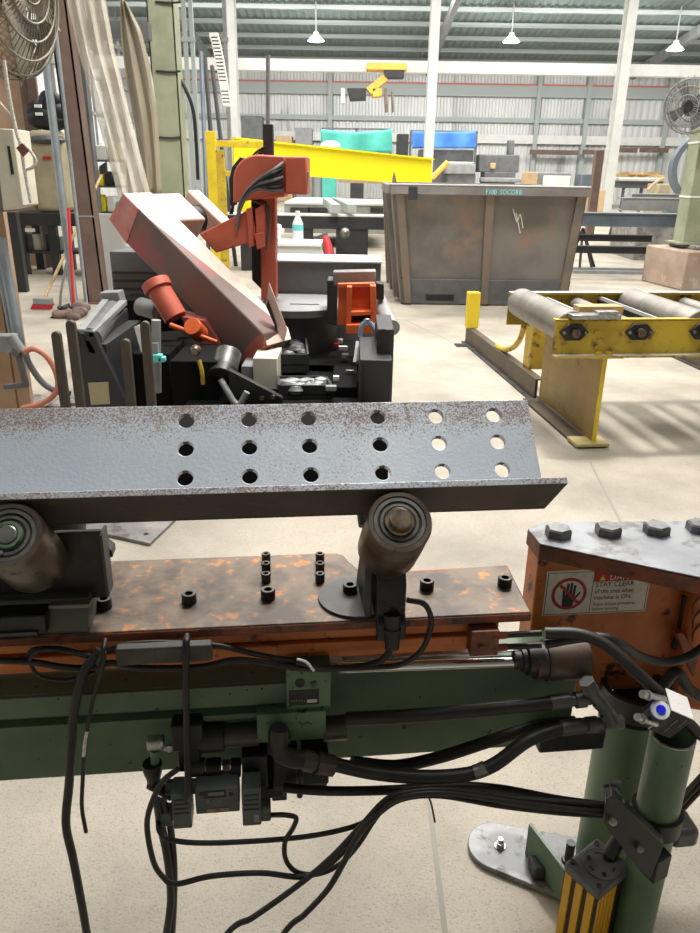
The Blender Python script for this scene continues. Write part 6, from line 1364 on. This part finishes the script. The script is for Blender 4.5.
for k in range(9):
    x = aY(622 + k * 4.6, 176, 30.6).x; b = B(); a = random.uniform(-.5, .5); b.obox(Vector((x, 30.6 + random.uniform(-.2, .3), zt_b + .07 + .10 * (k % 2))), Vector((math.cos(a), math.sin(a), 0)) * .22, Vector((-math.sin(a), math.cos(a), 0)) * .07, Z * .05)
    tag(b.build('wood_offcut', M['wood']), 'pale wood offcut heaped on the long grey far bench', 'wood offcut', 'wood offcuts on the far bench')
far('khaki_crate', 'khaki', 'pale khaki crate behind the pedestal', 'crate', 655, 672, 184, 208, 26, 1)
yt('tan_plank', [(648, 190), (655, 183), (664, 178)], 25.8, .05, 'cardboard', 'tan plank leaning on the khaki crate', 'plank')
b = B(); c = aY(690, 168, 24); b.pipe(Vector((c.x + .3, 24, c.z)), Vector((c.x + .3, 23.7, c.z)), .95, .80, 48); b.box(c.x - .6, c.x + 1.1, 23.7, 24.0, .001, c.z - .9); tag(b.build('steel_ring', M['bluesteel']), 'big blue-grey steel ring standing behind the green column', 'ring')
for i, (x0, x1, y0, y1, m, lab) in enumerate(((244, 262, 116, 205, 'midgrey', 'grey locker by the wall behind the yellow girder left end'), (296, 312, 128, 205, 'grey', 'pale cabinet by the wall left of the teal tarp'), (395, 409, 134, 206, 'charcoal', 'dark cabinet between the teal and blue tarps'), (277, 292, 136, 206, 'cardboard', 'tan cupboard by the wall above the red saw cover'))):
    far('wall_cabinet', m, lab, 'cabinet', x0, x1, y0, y1, 43, 1)
for i, x in enumerate((322, 350, 384)): far('floor_drum', ['teal', 'charcoal', 'bluesteel'][i], ['teal', 'dark', 'blue-grey'][i] + ' bin on the floor below the teal tarp', 'bin', x, x + 14, 168, 206, 35, 1)
# ------------------------------------------------------------------ light
wd = bpy.data.worlds.new('world'); scn.world = wd; wd.use_nodes = True
bg = wd.node_tree.nodes['Background']; bg.inputs['Color'].default_value = (1.0, .985, .96, 1); bg.inputs['Strength'].default_value = 1.0
def lamp(name, loc, sx, sy, power, rot=(0, 0, 0), col=(1, .97, .93)):
    l = bpy.data.lights.new(name, 'AREA'); l.shape = 'RECTANGLE'; l.size = sx; l.size_y = sy; l.energy = power; l.color = col
    o = bpy.data.objects.new(name, l); COL.objects.link(o); o.location = loc; o.rotation_euler = rot; return o
lamp('near_fill', (.6, 1.9, 6.6), 3, 2, 200)  # unseen area light added overhead to brighten the steel angle
lamp('aisle_lamp', (.5, 6.2, 6.9), 5, 3, 400)
lamp('bay_lamp', (1.3, 5.6, 7.0), .7, .7, 430)
lamp('middle_fill', (1.0, 12.5, 7.4), 12, 5, 1250)  # unseen area light added to lift the middle of the shed
lamp('far_fill', (3.5, 22, 8.6), 22, 5, 2900, (math.radians(14), 0, 0))  # added out of view to brighten the far end
lamp('back_fill', (5, 33.8, 8.1), 30, 3, 3800, (math.radians(14), 0, 0))  # added just above the view to brighten the back wall
b = B(); b.box(-30, 36, -6.1, -6, 0, 14); struct(b.build('light_block_wall', M['grey']))  # unseen wall added behind the camera to block light on front faces
for x_, y_ in ((316, 44), (511, 45), (675, 53)):
    q = aY(x_, y_, 36); l = bpy.data.lights.new('bay_lamp', 'POINT'); l.energy = 260; l.shadow_soft_size = .3; o = bpy.data.objects.new('bay_lamp', l); COL.objects.link(o); o.location = q - Z * .4
scn.view_settings.view_transform = 'Standard'; scn.view_settings.look = 'None'; scn.view_settings.gamma = 1; scn.view_settings.use_curve_mapping = False
scn.view_settings.exposure = 0.0
scn.cycles.max_bounces = 8; scn.cycles.diffuse_bounces = 4; scn.cycles.transparent_max_bounces = 12
scn.cycles.use_denoising = True
scn.cycles.sample_clamp_indirect = 6
rebase()
